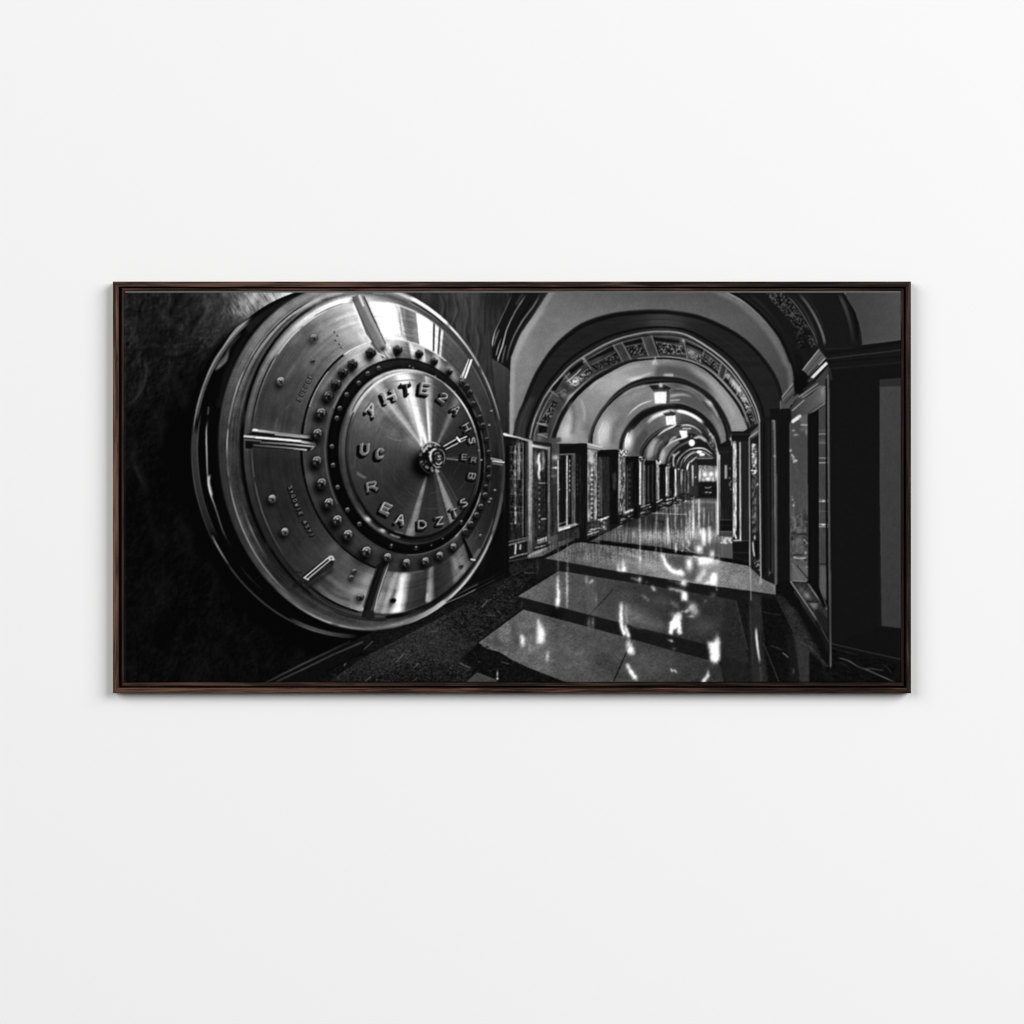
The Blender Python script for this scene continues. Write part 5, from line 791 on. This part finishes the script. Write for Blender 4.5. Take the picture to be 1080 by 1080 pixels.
    poly([(700,586),(730,589),(738,588),(736,600),(733,612),(722,612),(714,606),(704,598)], 72, bl=1.6, al=.8)
    slab([(588.9,602.6),(600,603.6),(649,611.7),(717.8,622.8),(758,629.7),(776.5,633.5),(781,650),(788,684),(790,700),(780,722),(765,722),(758,683),(709.4,671),(649.3,655.5),(545.8,629)], lambda x, y: 78 + 12 * np.clip((600 - x) / 40, -1, 1) - 22 * np.clip((x - 650) / 60, 0, 1) + 12 * np.exp(-((x - 690) / 14) ** 2 - ((y - 655) / 14) ** 2) + 14 * np.exp(-((x - 665) / 12) ** 2 - ((y - 650) / 12) ** 2), 142, .8)
    slab([(504.5,678),(552,643),(649,669),(667.8,674.4),(709,686.4),(758,698.8),(762,706),(764,722),(603,722),(580,713),(557,704),(540,696),(530,690),(526,687.4),(518,686),(510,682.6)], lambda x, y: 82 - .12 * np.maximum(x - 560, 0) - 10 * np.clip((x - 640) / 60, 0, 1) + 10 * np.exp(-((x - 560) / 30) ** 2), 143)
    poly([(491.7,720),(503.3,709.4),(522,716.7),(526,721)], lambda x, y: 62 + 18 * noise(x, y, 9))
    line([(491.7,719),(503.3,709.6),(522,716.8)], .8, 84, al=.6)
    # worn corner of the slab
    for x, y in ((507,680),(511,683),(514,682),(517,685.6),(521,687)): blob(x, y, 1.6, 1.2, 12, .85); blob(x + 1, y - 1.6, 1.2, .7, 120, .7)
    for x, y, rx, ry in ((523,674,3,8),(541,664,3,9),(528,680,4,2),(545,676,3,6),(515,676,3,2)): blob(x, y, rx, ry, 44, .45)
    # joints
    line([(647,621),(640,629),(622,648.5)], .8, 20, al=.8); line([(667,674.4),(660,690),(647.5,718)], 1.0, 12); line([(590,668),(592,652),(586,660)], .1, 50)
    # dark strips
    poly([(560,588.6),(574.3,588.8),(640,600.6),(702.5,610.5),(726,614.4),(740,616.4),(791.9,623.4),(817.8,627),(822,634),(800,640),(776.5,633.5),(758,629.7),(717.8,622.8),(649,611.7),(600,603.6),(589,602.6),(566,612)], lambda x, y: 24 + 7 * noise(x / 2, y, 10), bl=.15)
    poly([(545.8,629),(649.3,655.5),(709.4,671),(758,683),(764,684),(764,699),(758,698.8),(709,686.4),(667.8,674.4),(649,669),(552,643),(535,650)], lambda x, y: 24 + 7 * noise(x / 2, y, 11), bl=.15)
    # shaded right part of the floor with long reflections of the piers
    poly([(776.5,633),(800,636),(822,628),(870,700),(875,722),(764,722),(758,690),(790,700)], lambda x, y: 22 + 9 * fbm(x / 2.4, y / 2, 145, 2), bl=.8, al=.9)
    poly([(766,632),(777,634),(788,684),(791,722),(766,722),(757,684)], 34, bl=2.2, al=.7)
    poly([(791,626),(803,628),(805,680),(810,722),(793,722),(790,660)], 44, bl=1.4, al=.8); poly([(803,630),(826,634),(836,676),(840,722),(812,722),(805,680)], lambda x, y: 14 + 8 * fbm(x / 2, y / 2, 146, 2), bl=1, al=.85)
    poly([(818,628),(834,630),(850,652),(872,694),(876,704),(868,703),(854,688),(838,668),(830,650)], lambda x, y: 34 + 14 * fbm((x + y) / 5, (x - y) / 1.5, 147, 2), bl=.6, al=.9)
    poly([(836,668),(846,674),(853.6,686),(853.6,722),(844,722),(840,690)], 52, bl=.5, al=.85); poly([(854,686),(866,696),(872,722),(854,722)], 14, bl=.4); poly([(830,668),(838,670),(843,722),(832,722)], 26, bl=1.2, al=.8)
    curve([(840,675),(848,679),(856,684),(864,690),(872,703)], 1.1, 0, vals=[50,60,90,76,60]); curve([(818,628),(828,648),(836,664),(842,672)], 1, 50, al=.7); line([(805,678),(814,700),(822,720)], 1.0, 54); line([(776.5,634),(788,684)], .9, 60, al=.7); line([(780,652),(789,686)], 1, 60, al=.5); curve([(804,645),(812,647),(826,649)], .9, 46); curve([(812,681),(820,683.4),(826,686)], .9, 54); curve([(825,688),(832,694)], 1.3, 96); line([(792,622),(792,633)], 1.2, 110); curve([(797.4,660),(798,672),(799.6,686),(802,702)], 2.2, 0, vals=[120,225,200,100], soft=.8); curve([(802,702),(803,720)], 2.4, 56, soft=1); line([(791,640),(794,700)], 1.2, 60, al=.6); line([(802,640),(806,676)], 1.0, 56, al=.6); blob(837,708,1.2,3,84,.6)
    line([(817.6,603),(817.8,627)], .9, 150, al=.6); line([(791.4,596),(792,622)], 1.6, 160, al=.55, soft=.7); blob(802.4, 613, 1.4, 5, 160, .6); blob(799,599,4,4,110,.4)
    # reflections: x, y0, y1, width, strength
    keep = IM.copy()
    S = [(692,523,566,1.0,170),(692.2,538,568,1.6,120),(704,543,573,1.9,235),(703,520,545,1.0,140),(712.3,524,568,1.2,215),(712.6,573,582,1.6,235),(718,540,556,1.0,120),(723.4,540,569,1.2,190),(727.4,539,567,1.3,215),(731,524,566,1.8,235),(737.2,524,556,1.9,230),(742.3,536,553,1.8,170),(747.4,540,553,1.4,150),(751.4,540,551,1.0,120),(756.3,530,564,1.9,240),(742,558,574,3.2,240),(748.3,556,572,2.6,240),(738.5,558,564,2.2,215),(743.6,560,575,1.2,250),(751,560,570,1.2,130),(674.7,546,602,1.3,190),(674.9,586,592,1.7,235),(652,556,566,1.2,120),(652.6,548,556,2.0,190),(655,549,554,1.5,200),(662,556,572,.8,110),(598.2,573,640,.9,170),(597.6,604,641,1.2,215),(588.3,576,604,1.2,130),(631.4,562,575,1.0,150),(641.5,577,581,1,165),(653,577,580,1,150),(691.6,577,583,1.0,150),(696.9,577,583,.9,150),(726.6,570,575,1.6,235),(719.8,571,576,1.3,210),(758.6,584,589,1,165),(566.5,590,606,.8,70),(660,585,600,8,120),(619.5,556,568,1,150),(681,545,560,1.4,110)]
    for x, y0, y1, w, g in S:
        m = (y0 + y1) / 2; line([(x, y0), (x + .2, m), (x, y1)], w, 0, vals=[g * .75, g, g * .7], al=.85 if w < 6 else .25, soft=.55 if w < 6 else 2)
    curve([(588.4,603),(588,618),(588.8,630),(587.4,641)], 1.5, 0, vals=[190,235,255,230], w2=3.2, soft=.8); blob(587.6, 635, 1.8, 4, 245, .85)
    blob(737.4, 579.4, 2.8, 4.2, 250, 1); blob(751, 584, 2, 3.6, 225, .9); blob(726.8, 594.5, 3.0, 6.2, 250, .95); rect(737, 588, 753, 595, 235, bl=1.2, al=.9); blob(742, 591, 6, 4, 245, .7); blob(757, 592, 2.2, 3, 205, .8); rect(740, 595, 752, 600, 150, bl=1.4, al=.7); curve([(730,586),(737,588)], 1.6, 190)
    poly([(741,601),(746,601),(739,613),(733,613.6)], 190, bl=1, al=.85); poly([(756,603.5),(756,617),(741,615),(747,612),(751,605)], 235, bl=.8, al=.9); line([(752.6,605),(752.6,616)], 1.2, 255); line([(748,608),(748,613)], 1.2, 110, al=.7); line([(755.4,604),(755.8,622)], 1.0, 190, al=.7); blob(752, 627, 2.4, 2.4, 96, .7); 
    curve([(699,585),(702,594),(708,601),(720,606)], 2.0, 0, vals=[235,230,245,235], w2=4.6, soft=1.0); blob(699, 586.5, 1.8, 2.2, 255, .9); curve([(716,603),(720,606)], 4, 235, soft=1.4)
    poly([(652,592),(653,600),(655,602.6),(651,602)], 235, bl=.6); poly([(657,586),(658,596),(661,602.4),(655,602.6),(656.6,596)], 240, bl=.6, al=.95); curve([(652,583.4),(662,584.4),(676,588)], 1.6, 165, al=.6, soft=.9); blob(674.6, 611, 1.6, 2.8, 230, .9); curve([(665,609),(673,612)], 1.6, 130, soft=.8); blob(682,614,1.4,1.4,84,.7); poly([(686,618),(690,619),(692,624),(689,623)], 190, bl=.6); curve([(676,627),(680,629.6),(684,634)], 2, 104, soft=1.2)
    curve([(704,612),(712,613.4),(718,617)], 2, 90, al=.7, soft=1); blob(721, 615, 3.4, 3, 245, .95); curve([(705,619),(712,622),(720,623.5)], 2.4, 150, soft=1.2); rect(718.6, 624, 724.6, 634, 225, bl=1, al=.9); blob(721.6, 628, 1.4, 4, 255, .8); poly([(717,634),(726,634),(726,641),(717,642)], 40, bl=.9, al=.8); curve([(708,635),(712,638),(716,642)], 3, 110, soft=1.4, al=.8)
    blob(730, 640, 4.8, 3.6, 190, .8, rot=-20); blob(733, 645, 4, 4, 165, .7); blob(729, 650, 4, 1.4, 190, .8); curve([(716,645),(726,644),(732,640)], 1.6, 150, soft=.9); blob(727,634.5,5,2,96,.6); blob(743.4,634.4,.8,.7,215,.9); line([(715.5,636),(715.5,645)], 1, 60)
    poly([(706.4,656),(709,654),(711,648),(714,646),(718,647),(718,665),(719.5,668),(714.6,668),(714.4,660),(711.6,663),(710,662),(709.6,668.6),(706,668.6)], 250, bl=.6); blob(710,648,3,3,150,.6); blob(713,652,1.0,1.6,120,.6); blob(711,658.5,1,1.2,150,.7); blob(716,650,3,3,235,.5)
    curve([(655.6,633),(655,644),(655,656),(656.6,664),(660,672)], 3.0, 0, vals=[190,235,225,250,225], soft=1.0); curve([(659,658),(662,668),(664,673)], 2.6, 220, soft=1); curve([(663,676),(664,684),(667,688)], 5, 205, soft=2, al=.85); blob(665, 686, 2.6, 3, 250, .9, rot=40); curve([(661,700),(665,708),(672,718)], 3.0, 0, vals=[190,250,225], soft=1); curve([(661,636),(660,648),(663,658)], 2.6, 116, soft=1.4, al=.8); curve([(664,637),(663.5,646)], 3, 96, soft=1.6, al=.6)
    curve([(664,659),(672,662),(682,662)], 1.2, 96, al=.7, soft=.7); poly([(746,676),(752,678),(759,674),(759,696),(757,698.6),(749.6,696)], 200, bl=1, al=.9); blob(754.6, 686, 2.8, 9, 255, .95); blob(756.6, 675, 1.6, 5, 190, .8); blob(753,695,2.6,3,255,.9); curve([(747,711),(744,716),(741,720)], 3.0, 225, soft=1); blob(747,709,1,2.4,190,.8)
    poly([(704,674.4),(708,675),(711,677),(707,677)], 190, bl=.3); blob(710.6,684.4,2,1.6,96,.8); curve([(707,706),(710,708)], 1.2, 235); curve([(710,705.6),(714,709.4)], 1.2, 235); blob(706.6, 665, .6, .6, 200); blob(746,661.4,.8,.8,110,.8)
    poly([(523,642),(525,646),(530,648)], 60); poly([(567.8,653),(570,658),(573,664),(574.6,671),(573,679),(566,678),(566,666)], 190, bl=1, al=.85); blob(570.6, 669, 3, 7, 240, .85); blob(567.6, 657, 1, 4, 225, .8); poly([(549,669),(552,672),(553,681),(550,681)], 190, bl=.8); blob(551, 674.5, 1.5, 4, 240, .9); blob(558.4,683,1.5,4,130,.8); blob(559.6,672,.8,2,130,.7); blob(577.4, 692, 1.3, 5, 235, .9); blob(577.6,680,2,18,92,.4); blob(524.6,711,.8,3.5,170,.9); blob(524.6,716,1.1,1.2,210,.9); blob(550, 637.6, .8, 3.4, 70, .8)
    poly([(619,610),(627.6,612),(628,648),(619,647)], 96, bl=1.2, al=.35); blob(618.4,612,1,3.4,165,.8); curve([(622,614),(625.6,611.6)], 1.8, 170, soft=.8); blob(628.6,632.4,.8,4.4,150,.8); blob(621,656.5,1.6,5,110,.8); blob(625.4,655.5,1,4.4,150,.8); line([(619.8,661),(625,661)], 1, 96)
    curve([(640,619),(664,617),(690,626),(708,640),(722,658)], 7, 42, al=.45, soft=4); blob(672, 652, 15, 8, 26, .9, mode='add', rot=15); blob(700, 634, 14, 6, 18, .9, mode='add', rot=12)
    blob(694, 660, 12, 6, 22, .9, mode='add', rot=14); blob(740, 660, 16, 9, 22, .9, mode='add'); blob(690, 597, 26, 6, 26, .9, mode='add', rot=8); blob(640, 592, 24, 5, 16, .9, mode='add', rot=8)
    blob(700, 566, 34, 5, 26, .9, mode='add', rot=3); blob(735, 560, 18, 8, 34, .9, mode='add'); blob(690, 700, 26, 12, 20, .8, mode='add'); blob(640, 700, 20, 10, -16, .8, mode='add', rot=40); blob(585, 655, 8, 24, -16, .8, mode='add'); blob(530, 668, 14, 8, 14, .8, mode='add', rot=-30); blob(610, 690, 20, 14, 10, .8, mode='add')
    global_reflect(keep)
    filigree([(760,566),(772.4,567),(772.4,574),(760,573)], 90, 215, 1.6, 151, -.1); rect(757.6, 574, 773, 588, 84, bl=.8, al=.8); rect(757.8, 560, 772.6, 566, 60, bl=.3); line([(758,560.4),(772,561)], 1, 90)
    for i in range(26):
        x = 700 + rnd.rand() * 56; y = 528 + rnd.rand() * 44; line([(x, y), (x + .1, y + 4 + rnd.rand() * 10)], .7, 30 + rnd.rand() * 130, al=.4)
    for i in range(16):
        x = 622 + rnd.rand() * 120; y = 560 + rnd.rand() * 14; line([(x, y), (x + 6 + rnd.rand() * 12, y + .6)], .7, 60 + rnd.rand() * 60, al=.4)
    curve([(716,572),(722,576),(728,581),(734,582.6)], 1.2, 150, al=.7, soft=.7); curve([(714,577),(722,578.4)], 2.0, 110, al=.6, soft=1); blob(719.4,581,.8,.8,215,.9)

def last_touches():
    line([(875.6,600),(875.9,660),(876.3,706)], 2.0, 0, vals=[74,64,60,74,86], soft=.6, fade=.05); line([(874.2,640),(874.8,690)], .8, 24)
    poly([(826,640),(838,640),(864,686),(868,700),(850,684),(836,664)], lambda x, y: 46 + 30 * fbm((x + y) / 4, (x - y) / 1.3, 147, 2), bl=1, al=.6)
    for (x, y, r, g) in ((697,419,13,20),(707,443,9,22),(720.5,457.5,6,26),(729.7,467,5,26),(738.5,478,5,26),(747,500,9,30)): blob(x, y, r, r * .8, g, .9, mode='add')
    curve([(686,441),(697,435.5),(708,433.2)], 2.2, 240, al=.6, soft=1.2); curve([(714,433.6),(728,437),(740,444.5)], 2.2, 250, al=.6, soft=1.2); curve([(655,417),(668,409.5),(684,405.6)], 2.2, 165, al=.5, soft=1.4); curve([(716,406),(736,413),(750,427),(758,440)], 2.2, 150, al=.45, soft=1.4)
    curve([(643,397),(660,389),(680,384.5)], 3.0, 165, al=.4, soft=2); curve([(730,390),(750,403),(768,426),(776,445)], 5, 150, al=.45, soft=2.5); blob(596, 456, 6, 9, 40, .8, mode='add', rot=10); blob(637, 455, 5, 9, 30, .8, mode='add', rot=10); blob(663, 462, 3.4, 8, 50, .7, mode='add', rot=12)
    curve([(545,374),(552,358),(564,339),(578,322)], 3, 150, al=.3, soft=2.5)
def corridor():
    x, y = np.meshgrid(gx, gy); front = np.clip((1 - rad(A0, x, y)) * 130 + .5, 0, 1); keep = IM.copy()
    arches(); floor(); left_wall(); end_wall(); right_wall(); last_touches()
    IM[:] = IM + (keep - IM) * front

def finish():
    """soften the drawing the way ink on woven canvas does"""
    global IM
    x, y = np.meshgrid(gx, gy)
    ex = .2 * fbm(x / 3.6, y / 3.6, 170, 2) * SS; ey = .2 * fbm(x / 3.6, y / 3.6, 180, 2) * SS
    jj, ii = np.meshgrid(np.arange(NW), np.arange(NH))
    fx = np.clip(jj + ex, 0, NW - 1.01); fy = np.clip(ii + ey, 0, NH - 1.01); i0 = fx.astype(int); j0 = fy.astype(int); tx = fx - i0; ty = fy - j0
    IM = (IM[j0, i0] * (1 - ty) * (1 - tx) + IM[j0, i0 + 1] * (1 - ty) * tx + IM[j0 + 1, i0] * ty * (1 - tx) + IM[j0 + 1, i0 + 1] * ty * tx)
    zone_ = np.clip((x - 538) / 4, 0, 1) * np.clip((872 - x) / 10, 0, 1)
    IM = IM + zone_ * (.14 * (blur(IM, .9) - IM) + .07 * (blur(IM, 3.5) - IM))
    walls = zone_ * np.clip((y - 476) / 12, 0, 1) * np.clip((600 - y) / 20, 0, 1) * np.clip((740 - x) / 10, .0, 1)
    IM = IM * (1 + walls * (.42 * noise(x / .9, y / 12, 300) + .26 * noise(x / 1.6, y / 1.3, 301))) + 7 * walls * np.clip(noise(x / 1.3, y / 5, 302) * 2, 0, 1)
    shine = zone_ * np.clip((y - 524) / 10, 0, 1) * np.clip((y - 524) / 60 * -1 + 1.35, 0, 1)
    IM = IM * (1 + shine * .36 * noise(x / 1.1, y / 14, 303)) + 20 * shine * np.clip(noise(x / 1.3, y / 16, 304) * 2.6 - .2, 0, 1) * np.exp(-((x - 722) / 50) ** 2)
    IM = IM + .13 * np.clip(blur(IM, 3.2) - 80, 0, 255) + .05 * np.clip(blur(IM, 9) - 70, 0, 255)      # lens glow in the printed picture
    IM *= 1 + .035 * np.sin((x * .9 + y) * 2.0) * np.clip(IM / 90, 0, 1)
    IM *= 1 + .08 * noise(x * 1.05, y * 1.05, 160) + .04 * fbm(x / 6, y / 6, 161, 2)
    IM += 2.2 * noise(x * .9, y * .9, 162)
    b = blur(IM, .34)
    IM = b + .85 * (b - blur(b, .8)) + .12 * (b - blur(b, 4))
    def speck(pts, amp, seed, lo=0.0):
        poly(pts, lambda x, y: amp * np.maximum(noise(x / .8, y / .65, seed) + .8 * noise(x / 1.7, y / 1.1, seed + 1), lo - .5) * (.4 + IMB[0] / 60), bl=.6, mode='add')
    IMB = [24.0]
    speck([(345,721),(392,696),(440,668),(480,645),(508,633),(536,608),(575,591),(546,630),(551,640),(504,678),(488,694),(500,708),(492,721)], 34, 210)
    speck([(504,680),(488,694),(500,706),(524,716),(560,722),(603,722),(557,704),(526,688)], 30, 220, .42)
    speck([(340,700),(440,655),(536,606),(536,590),(576,589),(560,600),(480,642),(382,694)], 16, 230)
    speck([(504,678),(552,643),(649,669),(758,698),(762,721),(603,721),(560,706),(526,688)], 16, 240); speck([(546,629),(589,603),(649,612),(776,633),(788,690),(758,683),(649,655)], 14, 250); speck([(574,589),(612,572),(700,583),(790,597),(817,617),(817,627),(640,600)], 14, 260)
    speck([(776,634),(822,628),(870,700),(945,721),(764,721),(764,690)], 14, 270); speck([(820,628),(834,632),(872,694),(866,702),(838,668)], 14, 280)
    IM = np.clip(IM, 0, 255); IM = np.clip(IM - 5.5 * np.exp(-((IM - 10) / 34) ** 2) + 12 * np.clip((IM - 86) / 40, 0, 1) * np.clip((255 - IM) / 110, 0, 1), 0, 255)
INK_GAIN = 0.96
# ================================================================ the wall
def mesh_obj(name, verts, faces, mat, parent=None, smooth=False):
    me = bpy.data.meshes.new(name); me.from_pydata(verts, [], faces); me.update(); me.materials.append(mat)
    o = bpy.data.objects.new(name, me); scene.collection.objects.link(o); o.parent = parent; return o
W = 6.0
wall = mesh_obj('wall', [(-W, 0, -W), (W, 0, -W), (W, 0, W), (-W, 0, W), (-W, .12, -W), (W, .12, -W), (W, .12, W), (-W, .12, W)],
                [(0, 1, 2, 3), (5, 4, 7, 6), (4, 5, 1, 0), (3, 2, 6, 7), (4, 0, 3, 7), (1, 5, 6, 2)], wall_paint())
wall['kind'] = 'structure'; wall['label'] = 'plain matt white painted wall behind the framed picture'

# ================================================================ the framed print
root = bpy.data.objects.new('framed_print', None); scene.collection.objects.link(root)
root['label'] = 'wide black and white print of a vault door and arcade, in dark walnut frame'
root['category'] = 'framed picture'
OUT = (119.0, 296.9, 960.8, 731.2)           # left, top, right, bottom of the frame on the layout grid
def inset(d): return (OUT[0] + d[0], OUT[1] + d[1], OUT[2] - d[2], OUT[3] - d[3])
def corner(R, k): return ((R[0], R[1]), (R[2], R[1]), (R[2], R[3]), (R[0], R[3]))[k % 4]
def rail(name, k, prof, mat, parent):
    """one mitred length of moulding: side k (0 top, 1 right, 2 bottom, 3 left), prof = [(insets, height)]"""
    v = []; n = len(prof)
    for c in (k, k + 1):
        for d, h in prof:
            x, y = corner(inset(d), c); v.append((WX(x), -h, WZ(y)))
    f = [(i, (i + 1) % n, n + (i + 1) % n, n + i) for i in range(n)] + [tuple(range(n))[::-1], tuple(range(n, 2 * n))]
    o = mesh_obj(name, v, f, mat, parent)
    import bmesh
    bm = bmesh.new(); bm.from_mesh(o.data); bmesh.ops.recalc_face_normals(bm, faces=bm.faces); bm.to_mesh(o.data); bm.free()
    return o
def q(a): return (a,) * 4
FACE = (5.6, 5.7, 5.2, 5.5)                  # width of the face on left, top, right, bottom
def plus(d, e): return tuple(a + e for a in d)
outer = [(q(0), 0.0), (q(0), FRONT - .0006), (q(.35), FRONT), (plus(FACE, -.35), FRONT), (FACE, FRONT - .0006), (FACE, .004), ((12.5, 10.5, 10.9, 12), .004), ((12.5, 10.5, 10.9, 12), 0.0)]
LIP0 = (8.9, 6.9, 6.9, 7.6); LIP1 = (11.3, 9.8, 10.2, 11.3); LH = FRONT - .0035
lip = [(LIP0, .0042), (LIP0, LH - .0005), (plus(LIP0, .3), LH), (plus(LIP1, -.3), LH), (LIP1, LH - .0006), (LIP1, .0042)]
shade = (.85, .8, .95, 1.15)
for k in range(4):
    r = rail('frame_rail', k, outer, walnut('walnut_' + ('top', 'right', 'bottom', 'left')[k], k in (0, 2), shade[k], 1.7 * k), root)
    rail('inner_lip', k, lip, walnut('walnut_lip_' + ('top', 'right', 'bottom', 'left')[k], k in (0, 2), shade[k] * (.8, .6, .8, .3)[k], 3.1 * k + 1), r)  # lip colour darkened at the sides for shade, most on the left

# ---- the canvas: a stretched sheet with turned-over edges; the picture is its ink
door(); corridor(); finish()
CX0, CY0, CX1, CY1 = 130.9, 306.9, 950.2, 719.7
GW, GH = 1230, 620
vx = np.linspace(CX0, CX1, GW); vy = np.linspace(CY0, CY1, GH)
fx = (vx - X0) * SS - .5; fy = (vy - Y0) * SS - .5
i0 = np.clip(np.floor(fx).astype(int), 0, NW - 2); j0 = np.clip(np.floor(fy).astype(int), 0, NH - 2)
tx = np.clip(fx - i0, 0, 1)[None, :]; ty = np.clip(fy - j0, 0, 1)[:, None]
B = blur(IM, .17)
A = B[j0][:, i0] * (1 - ty) * (1 - tx) + B[j0][:, i0 + 1] * (1 - ty) * tx + B[j0 + 1][:, i0] * ty * (1 - tx) + B[j0 + 1][:, i0 + 1] * ty * tx
A = np.where((vy < 308.6)[:, None], 92 + 8 * noise(vx[None, :] / 3, vy[:, None], 3), A)      # strip painted paler in the ink: the top fold catching light
A = np.where((vx < 132.2)[None, :], np.minimum(A + 24, 60), A)  # left fold lightened in the ink too, as an edge catching light
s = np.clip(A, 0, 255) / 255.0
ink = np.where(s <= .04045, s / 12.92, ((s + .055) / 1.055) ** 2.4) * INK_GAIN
XX, YY = np.meshgrid(vx, vy)
dx = np.minimum(XX - CX0, CX1 - XX); dy = np.minimum(YY - CY0, CY1 - YY); dd = np.minimum(dx, dy)
top = FRONT - .0022; depth = np.where(dd < 1.6, top - .0011 * (1 - dd / 1.6) ** 2, top)
co = np.empty((GH, GW, 3), np.float32); co[..., 0] = (XX - 540) * U; co[..., 1] = -depth; co[..., 2] = (540 - YY) * U
nf = GW * GH
rim = np.concatenate([np.arange(GW), np.arange(2, GH) * GW - 1 + 0, np.arange(nf - 1, nf - GW - 1, -1), np.arange(GH - 2, 0, -1) * GW])
rim = np.concatenate([np.arange(GW), np.arange(1, GH) * GW + GW - 1, (GH - 1) * GW + np.arange(GW - 2, -1, -1), np.arange(GH - 2, 0, -1) * GW])
side = co.reshape(-1, 3)[rim].copy(); side[:, 1] = -.0042
allco = np.vstack([co.reshape(-1, 3), side]); nr = len(rim)
idx = np.arange(nf).reshape(GH, GW)
qd = np.stack([idx[1:, :-1], idx[1:, 1:], idx[:-1, 1:], idx[:-1, :-1]], -1).reshape(-1, 4)
k = np.arange(nr); k2 = (k + 1) % nr
sq = np.stack([rim[k], rim[k2], nf + k2, nf + k], -1)
F = np.vstack([qd, sq]).astype(np.int32)
me = bpy.data.meshes.new('canvas'); me.vertices.add(len(allco)); me.vertices.foreach_set('co', allco.ravel())
me.loops.add(F.size); me.loops.foreach_set('vertex_index', F.ravel()); me.polygons.add(len(F))
me.polygons.foreach_set('loop_start', np.arange(0, F.size, 4, dtype=np.int32)); me.polygons.foreach_set('loop_total', np.full(len(F), 4, np.int32))
me.update(calc_edges=True)
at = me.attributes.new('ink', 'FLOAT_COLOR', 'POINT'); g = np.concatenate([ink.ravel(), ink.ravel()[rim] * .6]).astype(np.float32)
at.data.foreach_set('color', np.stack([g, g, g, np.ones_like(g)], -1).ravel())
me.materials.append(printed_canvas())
canvas = bpy.data.objects.new('canvas', me); scene.collection.objects.link(canvas); canvas.parent = root
canvas['label'] = 'stretched canvas printed with a steel vault door and a polished arched hall in black and white'
